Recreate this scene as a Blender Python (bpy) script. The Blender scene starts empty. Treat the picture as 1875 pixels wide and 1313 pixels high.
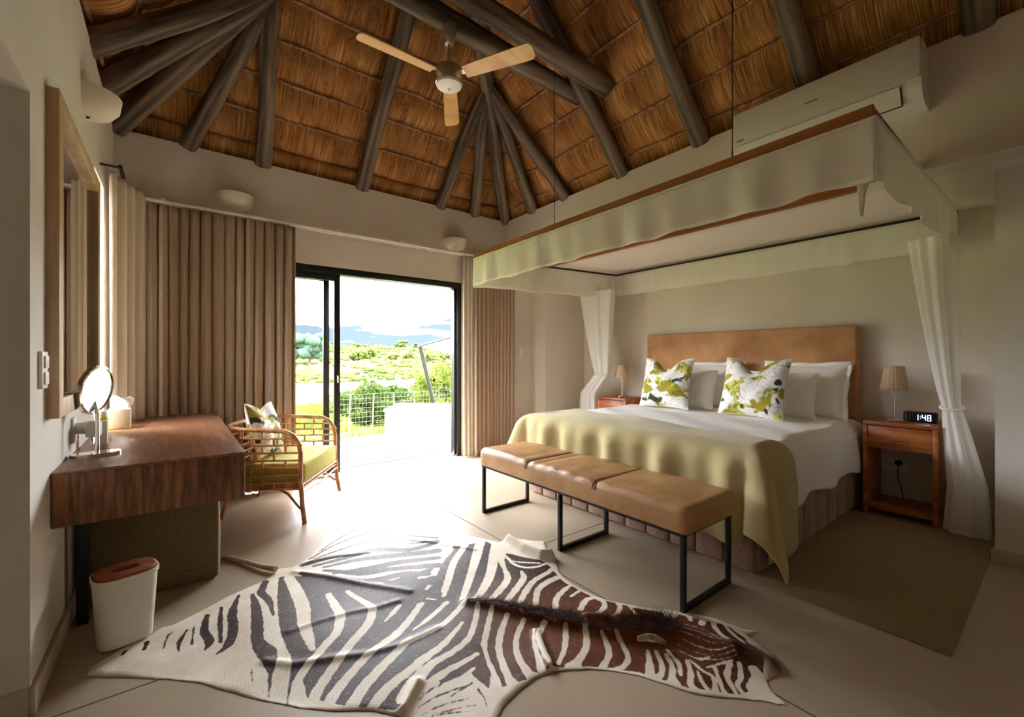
import bpy, bmesh, math, random
import numpy as np
from mathutils import Vector, Matrix
random.seed(7); rng = np.random.default_rng(7)
PI = math.pi
SC = bpy.context.scene
COL = SC.collection

# ------------------------------------------------------------------ camera
CAM_H, FPX, YAW = 1.2, 791.7, 0.6602
cd = bpy.data.cameras.new('camera'); cam = bpy.data.objects.new('camera', cd); COL.objects.link(cam)
cam.location = (0, 0, CAM_H); cam.rotation_euler = (PI/2, 0, -YAW)
cd.sensor_fit = 'HORIZONTAL'; cd.sensor_width = 36; cd.lens = FPX/1875*36; cd.clip_start = .05; cd.clip_end = 2000
SC.camera = cam

# ------------------------------------------------------------------ view + world
SC.view_settings.view_transform = 'Standard'; SC.view_settings.look = 'None'
SC.view_settings.gamma = 1; SC.view_settings.use_curve_mapping = False
SC.view_settings.exposure = 2.2
SC.cycles.use_denoising = True
SC.cycles.max_bounces = 14; SC.cycles.diffuse_bounces = 8; SC.cycles.glossy_bounces = 4
SC.cycles.transmission_bounces = 8; SC.cycles.transparent_max_bounces = 12
SC.cycles.sample_clamp_indirect = 6; SC.cycles.caustics_reflective = False; SC.cycles.caustics_refractive = False

def build_world():
    w = bpy.data.worlds.new('sky'); SC.world = w; w.use_nodes = True
    nt = w.node_tree; nt.nodes.clear(); N = nt.nodes.new; L = nt.links.new
    out = N('ShaderNodeOutputWorld'); bg = N('ShaderNodeBackground'); L(bg.outputs[0], out.inputs[0])
    tc = N('ShaderNodeTexCoord'); sep = N('ShaderNodeSeparateXYZ'); L(tc.outputs['Generated'], sep.inputs[0])
    # clear-sky colour by height
    r = N('ShaderNodeValToRGB'); e = r.color_ramp.elements
    e[0].position = .0; e[0].color = (.145, .195, .23, 1); e[1].position = .30; e[1].color = (.085, .15, .25, 1)
    L(sep.outputs['Z'], r.inputs[0])
    # clouds stretched along the horizon, thinning out right above it
    mp = N('ShaderNodeMapping'); mp.inputs['Scale'].default_value = (2.0, 2.0, 11); mp.inputs['Location'].default_value = (.1, 1.9, .6)
    L(tc.outputs['Generated'], mp.inputs[0])
    no = N('ShaderNodeTexNoise'); no.inputs['Scale'].default_value = 1.9; no.inputs['Detail'].default_value = 7; no.inputs['Roughness'].default_value = .58
    L(mp.outputs[0], no.inputs['Vector'])
    hz = N('ShaderNodeMapRange'); hz.inputs['From Min'].default_value = 0; hz.inputs['From Max'].default_value = .16; hz.inputs['To Min'].default_value = -.17; hz.inputs['To Max'].default_value = .13; L(sep.outputs['Z'], hz.inputs['Value'])
    mu = N('ShaderNodeMath'); mu.operation = 'ADD'; L(no.outputs[0], mu.inputs[0]); L(hz.outputs[0], mu.inputs[1])
    cr = N('ShaderNodeValToRGB'); e = cr.color_ramp.elements
    e[0].position = .46; e[0].color = (0, 0, 0, 1); e[1].position = .66; e[1].color = (1, 1, 1, 1); L(mu.outputs[0], cr.inputs[0])
    mx = N('ShaderNodeMix'); mx.data_type = 'RGBA'; L(cr.outputs[0], mx.inputs['Factor']); L(r.outputs[0], mx.inputs['A'])
    mx.inputs['B'].default_value = (10.0, 10.2, 10.5, 1)
    L(mx.outputs['Result'], bg.inputs[0]); bg.inputs[1].default_value = 1.0
build_world()

sd = bpy.data.lights.new('sun_offscreen', 'SUN'); so = bpy.data.objects.new('sun_offscreen', sd); COL.objects.link(so)
sd.energy = .5; sd.angle = .03; sd.color = (1, .95, .86); so.rotation_euler = (math.radians(38), math.radians(8), math.radians(14))

def portal(name, loc, rot, sx, sy):      # guides sky sampling through an opening, gives no light of its own
    d = bpy.data.lights.new(name, 'AREA'); d.shape = 'RECTANGLE'; d.size = sx; d.size_y = sy; d.cycles.is_portal = True
    o = bpy.data.objects.new(name, d); COL.objects.link(o); o.location = loc; o.rotation_euler = rot
portal('sliding_door_portal', (1.52, 4.84, 1.07), (-PI/2, 0, 0), 2.54, 2.13)

# ------------------------------------------------------------------ projection helpers (pixel -> place)
CY, SY = math.cos(YAW), math.sin(YAW)
def ray(u, v):
    x, y = (u-937.5)/FPX, -(v-656.5)/FPX
    return np.array([CY*x+SY, -SY*x+CY, y])
EYE = np.array([0, 0, CAM_H])
def on_z(u, v, z=0.): d = ray(u, v); return EYE+d*(z-CAM_H)/d[2]
def on_x(u, v, x): d = ray(u, v); return EYE+d*x/d[0]
def on_y(u, v, y): d = ray(u, v); return EYE+d*y/d[1]

# ------------------------------------------------------------------ object helpers
def wloc(o):
    v = Vector((0, 0, 0))
    while o: v += o.location; o = o.parent
    return v
def tag(o, label=None, cat=None, group=None, kind=None):
    if label: o['label'] = label
    if cat: o['category'] = cat
    if group: o['group'] = group
    if kind: o['kind'] = kind
    return o
def thing(name, loc, label, cat, group=None):
    o = bpy.data.objects.new(name, None); COL.objects.link(o); o.location = loc; o.empty_display_size = .1
    return tag(o, label, cat, group)
def link(name, me, mat, parent=None, smooth=False, loc=None):
    o = bpy.data.objects.new(name, me); COL.objects.link(o)
    if mat is not None and not me.materials:
        for m in (mat if isinstance(mat, (list, tuple)) else [mat]): me.materials.append(m)
    if parent: o.parent = parent
    if loc is not None: o.location = loc
    if smooth: me.shade_smooth()
    return o

class MB:
    """collects shapes in world coordinates, builds ONE mesh object"""
    def __init__(s): s.v = []; s.f = []; s.mi = []; s.M = None; s.m = 0
    def add(s, vs, fs):
        n = len(s.v)
        for p in vs:
            p = Vector(p)
            if s.M is not None: p = s.M @ p
            s.v.append(p[:])
        for f in fs: s.f.append([i+n for i in f]); s.mi.append(s.m)
        return s
    def box(s, lo, hi, bev=0, seg=2):
        lo = Vector(lo); hi = Vector(hi)
        bm = bmesh.new(); bmesh.ops.create_cube(bm, size=1)
        d = hi-lo; c = (hi+lo)/2
        for v in bm.verts: v.co = Vector((v.co.x*d.x, v.co.y*d.y, v.co.z*d.z))+c
        if bev: bmesh.ops.bevel(bm, geom=bm.edges[:], offset=min(bev, min(d)*.49), segments=seg, profile=.5, affect='EDGES')
        bm.verts.index_update()
        s.add([v.co for v in bm.verts], [[v.index for v in f.verts] for f in bm.faces]); bm.free(); return s
    def tube(s, pts, r, seg=8, cap=True, closed=False):
        pts = [Vector(p) for p in pts]; n = len(pts)
        if not isinstance(r, (list, tuple)): r = [r]*n
        vs = []; ref = None
        for i, p in enumerate(pts):
            a = pts[(i-1) % n] if (i or closed) else p; b = pts[(i+1) % n] if (i < n-1 or closed) else p
            t = (b-a).normalized()
            if ref is None:
                ref = Vector((0, 0, 1)) if abs(t.z) < .9 else Vector((1, 0, 0))
            x = (ref-t*ref.dot(t)).normalized(); ref = x; y = t.cross(x)
            for k in range(seg):
                an = 2*PI*k/seg; vs.append(p+(x*math.cos(an)+y*math.sin(an))*r[i])
        fs = []
        for i in range(n if closed else n-1):
            j = (i+1) % n
            for k in range(seg): fs.append([i*seg+k, i*seg+(k+1) % seg, j*seg+(k+1) % seg, j*seg+k])
        if cap and not closed: fs.append(list(range(seg))[::-1]); fs.append([(n-1)*seg+k for k in range(seg)])
        return s.add(vs, fs)
    def lathe(s, prof, c=(0, 0, 0), seg=24, a0=0, a1=2*PI):
        c = Vector(c); full = abs(a1-a0-2*PI) < 1e-6; n = seg if full else seg+1; vs = []; fs = []
        for r, z in prof:
            for k in range(n):
                a = a0+(a1-a0)*k/seg; vs.append(c+Vector((r*math.cos(a), r*math.sin(a), z)))
        for i in range(len(prof)-1):
            for k in range(n if full else n-1):
                j = (k+1) % n; fs.append([i*n+k, i*n+j, (i+1)*n+j, (i+1)*n+k])
        return s.add(vs, fs)
    def prism(s, poly, z0, z1):
        n = len(poly); vs = [(x, y, z0) for x, y in poly]+[(x, y, z1) for x, y in poly]
        fs = [list(range(n))[::-1], list(range(n, 2*n))]+[[i, (i+1) % n, n+(i+1) % n, n+i] for i in range(n)]
        return s.add(vs, fs)
    def grid(s, P, wrap=False):
        nu, nv = P.shape[:2]; fs = []
        for i in range(nu-1):
            for j in range(nv-1+(1 if wrap else 0)):
                k = (j+1) % nv; fs.append([i*nv+j, (i+1)*nv+j, (i+1)*nv+k, i*nv+k])
        return s.add([tuple(p) for p in P.reshape(-1, 3)], fs)
    def build(s, name, mat, parent=None, smooth=False, recalc=True):
        o0 = wloc(parent) if parent else Vector((0, 0, 0))
        me = bpy.data.meshes.new(name)
        me.from_pydata([tuple(Vector(p)-o0) for p in s.v], [], s.f)
        if recalc:
            bm = bmesh.new(); bm.from_mesh(me); bmesh.ops.recalc_face_normals(bm, faces=bm.faces); bm.to_mesh(me); bm.free()
        o = link(name, me, mat, parent, smooth)
        if isinstance(mat, (list, tuple)) and len(me.polygons) == len(s.mi): me.polygons.foreach_set('material_index', s.mi)
        if smooth and smooth != 'all':
            try: me.set_sharp_from_angle(angle=math.radians(smooth if smooth is not True else 40))
            except Exception: pass
        return o
def box(name, lo, hi, mat, parent=None, bev=0, seg=2, smooth=None):
    return MB().box(lo, hi, bev, seg).build(name, mat, parent, smooth=(40 if bev else False) if smooth is None else smooth)
def npgrid(name, P, mat, parent=None, uv=None, smooth=True, wrap=False, thick=0, sub=0, attrs=None):
    """fast mesh from an (nu,nv,3) array in world coordinates"""
    nu, nv = P.shape[:2]; o0 = np.array(wloc(parent)) if parent else np.zeros(3)
    me = bpy.data.meshes.new(name)
    I, J = np.meshgrid(np.arange(nu-1), np.arange(nv-1 if not wrap else nv), indexing='ij'); K = (J+1) % nv
    F = np.stack([I*nv+J, (I+1)*nv+J, (I+1)*nv+K, I*nv+K], -1).reshape(-1, 4)
    me.from_pydata((P.reshape(-1, 3)-o0).tolist(), [], F.tolist())
    if uv is not None:
        l = me.uv_layers.new(name='uv'); l.data.foreach_set('uv', uv.reshape(-1, 2)[F.reshape(-1)].astype(np.float32).reshape(-1))
    o = link(name, me, mat, parent, smooth)
    if thick: m = o.modifiers.new('solid', 'SOLIDIFY'); m.thickness = thick; m.offset = 0
    if sub: m = o.modifiers.new('sub', 'SUBSURF'); m.levels = sub; m.render_levels = sub
    return o

# ------------------------------------------------------------------ materials
MATS = {}
def nodes(name):
    m = bpy.data.materials.new(name); m.use_nodes = True; nt = m.node_tree; MATS[name] = m
    return m, nt, nt.nodes.new, nt.links.new, nt.nodes['Principled BSDF']
def ramp(N, cols):
    r = N('ShaderNodeValToRGB'); el = r.color_ramp.elements
    while len(el) < len(cols): el.new(.5)
    for e, (p, c) in zip(el, cols): e.position = p; e.color = (*c, 1)
    return r
def srgb(r, g, b):
    f = lambda c: (c/255/12.92) if c/255 <= .04045 else ((c/255+.055)/1.055)**2.4
    return (f(r), f(g), f(b))
def mk(name, c1, c2=None, rough=.6, scale=5, stretch=(1, 1, 1), lo=.35, hi=.65, bump=0, bscale=80, bstretch=None, metal=0, spec=.5,
       translucent=0, sheen=0, detail=5, coat=0, emit=None, estr=0, rot=(0, 0, 0)):
    m, nt, N, L, B = nodes(name)
    B.inputs['Roughness'].default_value = rough; B.inputs['Metallic'].default_value = metal
    B.inputs['Specular IOR Level'].default_value = spec
    if sheen: B.inputs['Sheen Weight'].default_value = sheen
    if coat: B.inputs['Coat Weight'].default_value = coat; B.inputs['Coat Roughness'].default_value = .15
    tc = N('ShaderNodeTexCoord')
    mp = N('ShaderNodeMapping'); mp.inputs['Scale'].default_value = stretch; mp.inputs['Rotation'].default_value = rot; L(tc.outputs['Object'], mp.inputs[0])
    colout = None
    if c2 is not None:
        no = N('ShaderNodeTexNoise'); no.inputs['Scale'].default_value = scale; no.inputs['Detail'].default_value = detail; L(mp.outputs[0], no.inputs['Vector'])
        r = ramp(N, [(lo, c1), (hi, c2)]); L(no.outputs[0], r.inputs[0]); L(r.outputs[0], B.inputs['Base Color']); colout = r.outputs[0]
    else: B.inputs['Base Color'].default_value = (*c1, 1)
    if bump:
        mp2 = N('ShaderNodeMapping'); mp2.inputs['Scale'].default_value = bstretch or stretch; mp2.inputs['Rotation'].default_value = rot; L(tc.outputs['Object'], mp2.inputs[0])
        nb = N('ShaderNodeTexNoise'); nb.inputs['Scale'].default_value = bscale; nb.inputs['Detail'].default_value = 4; L(mp2.outputs[0], nb.inputs['Vector'])
        b = N('ShaderNodeBump'); b.inputs['Strength'].default_value = bump; b.inputs['Distance'].default_value = .01; L(nb.outputs[0], b.inputs['Height']); L(b.outputs[0], B.inputs['Normal'])
    if emit: B.inputs['Emission Color'].default_value = (*emit, 1); B.inputs['Emission Strength'].default_value = estr
    if translucent:
        t = N('ShaderNodeBsdfTranslucent'); mx = N('ShaderNodeMixShader'); mx.inputs[0].default_value = translucent
        if colout: L(colout, t.inputs[0])
        else: t.inputs[0].default_value = (*c1, 1)
        out = nt.nodes['Material Output']; L(B.outputs[0], mx.inputs[1]); L(t.outputs[0], mx.inputs[2]); L(mx.outputs[0], out.inputs[0])
    return m
def wood(name, c1, c2, axis=0, rough=.45, scale=6, ring=18, bump=.15, spec=.5):
    """plank grain running along an axis"""
    m, nt, N, L, B = nodes(name); B.inputs['Roughness'].default_value = rough; B.inputs['Specular IOR Level'].default_value = spec
    tc = N('ShaderNodeTexCoord'); mp = N('ShaderNodeMapping'); st = [1, 1, 1]; st[axis] = .09; mp.inputs['Scale'].default_value = st
    L(tc.outputs['Object'], mp.inputs[0])
    n1 = N('ShaderNodeTexNoise'); n1.inputs['Scale'].default_value = scale; n1.inputs['Detail'].default_value = 3; L(mp.outputs[0], n1.inputs['Vector'])
    mm = N('ShaderNodeMath'); mm.operation = 'MULTIPLY'; mm.inputs[1].default_value = ring; L(n1.outputs[0], mm.inputs[0])
    fr = N('ShaderNodeMath'); fr.operation = 'PINGPONG'; fr.inputs[1].default_value = 1; L(mm.outputs[0], fr.inputs[0])
    n2 = N('ShaderNodeTexNoise'); n2.inputs['Scale'].default_value = 130; n2.inputs['Detail'].default_value = 3; L(mp.outputs[0], n2.inputs['Vector'])
    ad = N('ShaderNodeMix'); ad.data_type = 'FLOAT'; ad.inputs['Factor'].default_value = .5; L(fr.outputs[0], ad.inputs['A']); L(n2.outputs[0], ad.inputs['B'])
    r = ramp(N, [(.22, c1), (.75, c2)]); L(ad.outputs['Result'], r.inputs[0]); L(r.outputs[0], B.inputs['Base Color'])
    b = N('ShaderNodeBump'); b.inputs['Strength'].default_value = bump; b.inputs['Distance'].default_value = .004; L(ad.outputs['Result'], b.inputs['Height']); L(b.outputs[0], B.inputs['Normal'])
    return m
def glass(name, tint=(1, 1, 1), refl=.06):
    m, nt, N, L, B = nodes(name); nt.nodes.remove(B)
    t = N('ShaderNodeBsdfTransparent'); t.inputs[0].default_value = (*tint, 1); g = N('ShaderNodeBsdfGlossy'); g.inputs['Roughness'].default_value = .02
    mx = N('ShaderNodeMixShader'); mx.inputs[0].default_value = refl; L(t.outputs[0], mx.inputs[1]); L(g.outputs[0], mx.inputs[2]); L(mx.outputs[0], nt.nodes['Material Output'].inputs[0]); return m

M_wall = mk('wall_paint', srgb(220, 211, 199), srgb(226, 218, 206), .85, 2.2, bump=.08, bscale=140)
M_wall2 = mk('wall_paint_pale', srgb(222, 217, 208), srgb(227, 222, 213), .85, 2.2, bump=.08, bscale=140)
M_soffit = mk('soffit_paint', srgb(232, 223, 215), None, .9)
M_base = mk('baseboard_paint', srgb(196, 184, 166), None, .6)
M_black = mk('black_metal', (.012, .012, .013), None, .4, metal=.3)
M_alu = mk('charcoal_aluminium', (.02, .022, .025), None, .35, metal=.4)
M_steel = mk('brushed_steel', (.62, .6, .58), (.75, .73, .7), .28, 40, (1, 1, 12), metal=1)
M_chrome = mk('chrome', (.85, .85, .86), None, .06, metal=1)
M_mirror = mk('mirror_silver', (.92, .93, .93), None, .01, metal=1)
M_glass = glass('window_glass')
M_white = mk('white_plastic', srgb(236, 234, 228), None, .4)
M_dark = mk('dark_gap', (.01, .01, .01), None, .7)
M_desk = wood('oak_veneer', srgb(104, 62, 38), srgb(180, 122, 82), 2, .38, 26, 4)
M_desktop = wood('oak_veneer_top', srgb(130, 86, 60), srgb(178, 128, 94), 1, .3, 20, 4)
M_night = wood('kiaat_wood', srgb(138, 70, 32), srgb(196, 122, 66), 1, .4, 7, 8)
M_canopyw = wood('canopy_wood', srgb(124, 68, 28), srgb(172, 106, 54), 1, .65, 5, 6)
M_mframe = wood('pale_wood', srgb(196, 164, 128), srgb(222, 196, 164), 2, .5, 6, 6)
M_rattan = mk('rattan', srgb(164, 108, 62), srgb(216, 160, 108), .45, 14, (1, 1, 1), bump=.2, bscale=60)
M_olive = mk('olive_cushion', srgb(178, 168, 70), srgb(190, 180, 86), .8, 30, bump=.15, bscale=400)
M_ott = mk('olive_wool', srgb(108, 91, 60), srgb(132, 112, 76), .95, 120, bump=.5, bscale=500)
M_piping = mk('cream_piping', srgb(214, 204, 176), None, .8)
M_leather = mk('tan_leather', srgb(170, 124, 78), srgb(196, 150, 102), .36, 6, bump=.25, bscale=220, detail=6)
M_stitch = mk('stitching', srgb(120, 82, 46), None, .7)
M_suede = mk('head_suede', srgb(152, 100, 54), srgb(210, 160, 108), .75, 3.5, lo=.25, hi=.75, bump=.15, bscale=160, detail=9, sheen=.3)
M_linen = mk('white_linen', srgb(243, 242, 241), None, .85, bump=.12, bscale=28)
M_pillow = mk('pillow_cotton', srgb(242, 239, 233), None, .85, bump=.1, bscale=35)
M_throw = mk('sage_throw', srgb(186, 171, 120), srgb(193, 180, 131), .9, 9, bump=.2, bscale=260, sheen=.2)
M_skirt = mk('mauve_velvet', srgb(132, 98, 80), srgb(160, 124, 106), .8, 26, (1, 1, .4), bump=.2, bscale=90, sheen=.4)
M_curt = mk('taupe_curtain', srgb(180, 159, 136), srgb(186, 165, 142), .9, 200, (1, 1, 1), bump=.25, bscale=420)
M_curt2 = mk('linen_curtain', srgb(226, 214, 194), srgb(231, 219, 200), .9, 200, (1, 1, 1), bump=.2, bscale=420, translucent=.12)
M_curt3 = mk('mauve_curtain', srgb(186, 160, 142), srgb(194, 168, 150), .9, 200, (1, 1, 1), bump=.2, bscale=420)
M_val = mk('canopy_voile', srgb(243, 240, 231), srgb(247, 245, 238), .9, 12, (1, 1, .2), translucent=.35, bump=.1, bscale=60)
M_voile = mk('drape_voile', srgb(244, 242, 238), None, .9, translucent=.3)
M_rug = mk('sisal_rug', srgb(142, 122, 88), srgb(164, 142, 106), .95, 160, bump=.5, bscale=420)
M_shade = mk('raffia_shade', srgb(212, 186, 146), srgb(232, 210, 174), .8, 40, (1, 1, .1), translucent=.25, bump=.2, bscale=80)
M_screen = mk('clock_screen', (.006, .008, .03), None, .15)
M_digit = mk('clock_digits', (.7, .8, 1), None, .5, emit=(.75, .85, 1), estr=1.2)
M_fancap = mk('fan_cap_white', srgb(246, 246, 244), None, .4)  # plain white plastic of the fan's bottom cap
M_blade = wood('fan_blade_wood', srgb(226, 172, 108), srgb(246, 206, 148), 0, .4, 5, 5)
M_lid = mk('terracotta_lid', srgb(150, 78, 40), srgb(168, 92, 50), .6, 30)
M_binw = mk('bin_plastic', srgb(226, 224, 212), None, .5)
M_lime = mk('lime_label', srgb(206, 216, 30), None, .4)
M_bulbw = mk('sconce_ceramic', srgb(226, 218, 202), None, .7)
M_plaster = mk('outdoor_plaster', srgb(186, 178, 164), srgb(196, 188, 174), .9, 6)
M_sail = mk('sail_cloth', (.75, .75, .73), None, .8, translucent=.4)
M_deck = wood('deck_board', srgb(84, 73, 67), srgb(104, 93, 87), 0, .9, 8, 6, spec=.05)

def floor_material():
    m, nt, N, L, B = nodes('polished_concrete')
    tc = N('ShaderNodeTexCoord')
    n1 = N('ShaderNodeTexNoise'); n1.inputs['Scale'].default_value = 1.6; n1.inputs['Detail'].default_value = 7; n1.inputs['Roughness'].default_value = .6; L(tc.outputs['Object'], n1.inputs['Vector'])
    r = ramp(N, [(.3, srgb(172, 156, 134)), (.7, srgb(185, 169, 147))]); L(n1.outputs[0], r.inputs[0]); L(r.outputs[0], B.inputs['Base Color'])
    rr = ramp(N, [(.3, (.34,)*3), (.7, (.40,)*3)]); L(n1.outputs[0], rr.inputs[0]); L(rr.outputs[0], B.inputs['Roughness'])
    n2 = N('ShaderNodeTexNoise'); n2.inputs['Scale'].default_value = 30; L(tc.outputs['Object'], n2.inputs['Vector'])
    b = N('ShaderNodeBump'); b.inputs['Strength'].default_value = .03; b.inputs['Distance'].default_value = .01; L(n2.outputs[0], b.inputs['Height']); L(b.outputs[0], B.inputs['Normal'])
    B.inputs['Specular IOR Level'].default_value = .22
    return m
M_floor = floor_material()
def thatch_material():
    m, nt, N, L, B = nodes('thatch_reed'); B.inputs['Roughness'].default_value = .75; B.inputs['Specular IOR Level'].default_value = .25
    uv = N('ShaderNodeUVMap'); uv.uv_map = 'uv'
    mp = N('ShaderNodeMapping'); mp.inputs['Scale'].default_value = (130, 2.6, 1); L(uv.outputs[0], mp.inputs[0])
    n1 = N('ShaderNodeTexNoise'); n1.inputs['Scale'].default_value = 1; n1.inputs['Detail'].default_value = 3; L(mp.outputs[0], n1.inputs['Vector'])
    mp2 = N('ShaderNodeMapping'); mp2.inputs['Scale'].default_value = (5, 2.5, 1); L(uv.outputs[0], mp2.inputs[0])
    n2 = N('ShaderNodeTexNoise'); n2.inputs['Scale'].default_value = 1; n2.inputs['Detail'].default_value = 4; L(mp2.outputs[0], n2.inputs['Vector'])
    ad = N('ShaderNodeMix'); ad.data_type = 'FLOAT'; ad.inputs['Factor'].default_value = .38; L(n1.outputs[0], ad.inputs['A']); L(n2.outputs[0], ad.inputs['B'])
    r = ramp(N, [(.34, srgb(92, 50, 22)), (.5, srgb(176, 120, 66)), (.66, srgb(234, 186, 116))]); L(ad.outputs['Result'], r.inputs[0]); L(r.outputs[0], B.inputs['Base Color'])
    b = N('ShaderNodeBump'); b.inputs['Strength'].default_value = .9; b.inputs['Distance'].default_value = .012; L(n1.outputs[0], b.inputs['Height']); L(b.outputs[0], B.inputs['Normal'])
    return m
M_thatch = thatch_material()
M_straw = mk('loose_reed', srgb(120, 74, 36), srgb(190, 138, 76), .7, 30)
M_batten = mk('sapling_batten', srgb(132, 90, 66), srgb(190, 144, 110), .7, 20)
M_pole = mk('weathered_pole', srgb(62, 51, 43), srgb(146, 127, 107), .7, 14, (1, 1, .07), lo=.38, hi=.64, bump=.8, bscale=30, bstretch=(1, 1, .06), detail=8)
def floral_material(name, seed):
    m, nt, N, L, B = nodes(name); B.inputs['Roughness'].default_value = .85
    uv = N('ShaderNodeUVMap'); uv.uv_map = 'uv'
    mp = N('ShaderNodeMapping'); mp.inputs['Location'].default_value = (seed*3.1, seed*1.7, 0); L(uv.outputs[0], mp.inputs[0])
    wn = N('ShaderNodeTexNoise'); wn.inputs['Scale'].default_value = 3; wn.inputs['Detail'].default_value = 2; L(mp.outputs[0], wn.inputs['Vector'])
    wm = N('ShaderNodeMix'); wm.data_type = 'RGBA'; wm.blend_type = 'LINEAR_LIGHT'; wm.inputs['Factor'].default_value = .14; L(mp.outputs[0], wm.inputs['A']); L(wn.outputs['Color'], wm.inputs['B'])
    def noise(sc, off, det=2):
        q = N('ShaderNodeMapping'); q.inputs['Location'].default_value = (off, off*2.3, 0); L(wm.outputs['Result'], q.inputs[0])
        n = N('ShaderNodeTexNoise'); n.inputs['Scale'].default_value = sc; n.inputs['Detail'].default_value = det; L(q.outputs[0], n.inputs['Vector']); return n.outputs[0]
    def layer(prev, fac, c):
        x = N('ShaderNodeMix'); x.data_type = 'RGBA'; L(fac, x.inputs['Factor']); L(prev, x.inputs['A'])
        if isinstance(c, tuple): x.inputs['B'].default_value = (*c, 1)
        else: L(c, x.inputs['B'])
        return x.outputs['Result']
    base = N('ShaderNodeRGB'); base.outputs[0].default_value = (*srgb(238, 236, 234), 1); cur = base.outputs[0]
    def step(src, a, b): r = ramp(N, [(a, (0, 0, 0)), (b, (1, 1, 1))]); L(src, r.inputs[0]); return r.outputs[0]
    leafc = ramp(N, [(.35, srgb(120, 128, 40)), (.55, srgb(206, 200, 90)), (.7, srgb(226, 222, 150))]); L(noise(14, 4.), leafc.inputs[0])
    cur = layer(cur, step(noise(3.0, 1.3), .54, .57), leafc.outputs[0])
    cur = layer(cur, step(noise(2.6, 7.9), .6, .62), srgb(166, 152, 40))
    cur = layer(cur, step(noise(3.4, 11.4), .62, .64), srgb(46, 60, 40))
    v = N('ShaderNodeTexVoronoi'); v.feature = 'DISTANCE_TO_EDGE'; v.inputs['Scale'].default_value = 8; L(wm.outputs['Result'], v.inputs['Vector'])
    vr = ramp(N, [(.0, (1, 1, 1)), (.028, (0, 0, 0))]); L(v.outputs['Distance'], vr.inputs[0])
    mk_ = N('ShaderNodeMath'); mk_.operation = 'MULTIPLY'; L(vr.outputs[0], mk_.inputs[0]); L(step(noise(4, 17.), .46, .52), mk_.inputs[1])
    cur = layer(cur, mk_.outputs[0], srgb(96, 84, 92))
    L(cur, B.inputs['Base Color']); return m
M_floral = [floral_material('floral_print_'+n, s) for n, s in (('one', 1), ('two', 2.4), ('three', 4.2))]
def leaf_mat(name, a, b, tr=.35): return mk(name, a, b, .8, 3, translucent=tr, spec=.05)
M_leaf1 = leaf_mat('bush_leaf', srgb(32, 47, 18), srgb(66, 81, 35))
M_leaf2 = leaf_mat('fresh_leaf', srgb(62, 77, 25), srgb(94, 102, 47))
M_scrub = mk('hill_scrub', srgb(48, 61, 32), srgb(76, 83, 46), .9, .08, spec=0)
M_bluetree = mk('blue_green_tree', srgb(54, 76, 64), srgb(68, 90, 74), .9, .5, spec=0)
M_grass = mk('lawn', srgb(84, 100, 40), srgb(108, 112, 56), .95, .5, bump=.3, bscale=6, spec=0)
M_hill = mk('dry_hillside', srgb(92, 88, 52), srgb(130, 98, 64), .95, .05, lo=.38, hi=.6, detail=10, spec=0)
M_river = mk('river_water', srgb(92, 104, 112), srgb(108, 118, 124), .5, .3, (1, .2, 1), spec=.02)
M_bark = mk('bark', srgb(92, 76, 60), None, .9)

# ------------------------------------------------------------------ room dimensions (metres)
XL, XR, YB, ZT = -.39, 3.474, 4.61, 3.02       # left wall, bulkhead plane, door wall, wall top
XW = 4.65                                       # bed wall
XPIL, YPIL = 3.85, .27                          # right-hand wall beside the bed alcove
YF = -2.5                                       # wall behind the room
ZS = 2.31                                       # alcove soffit
TW = .22
def struct(name, mb, mat, smooth=False): return tag(mb.build(name, mat, None, smooth), kind='structure')

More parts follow.
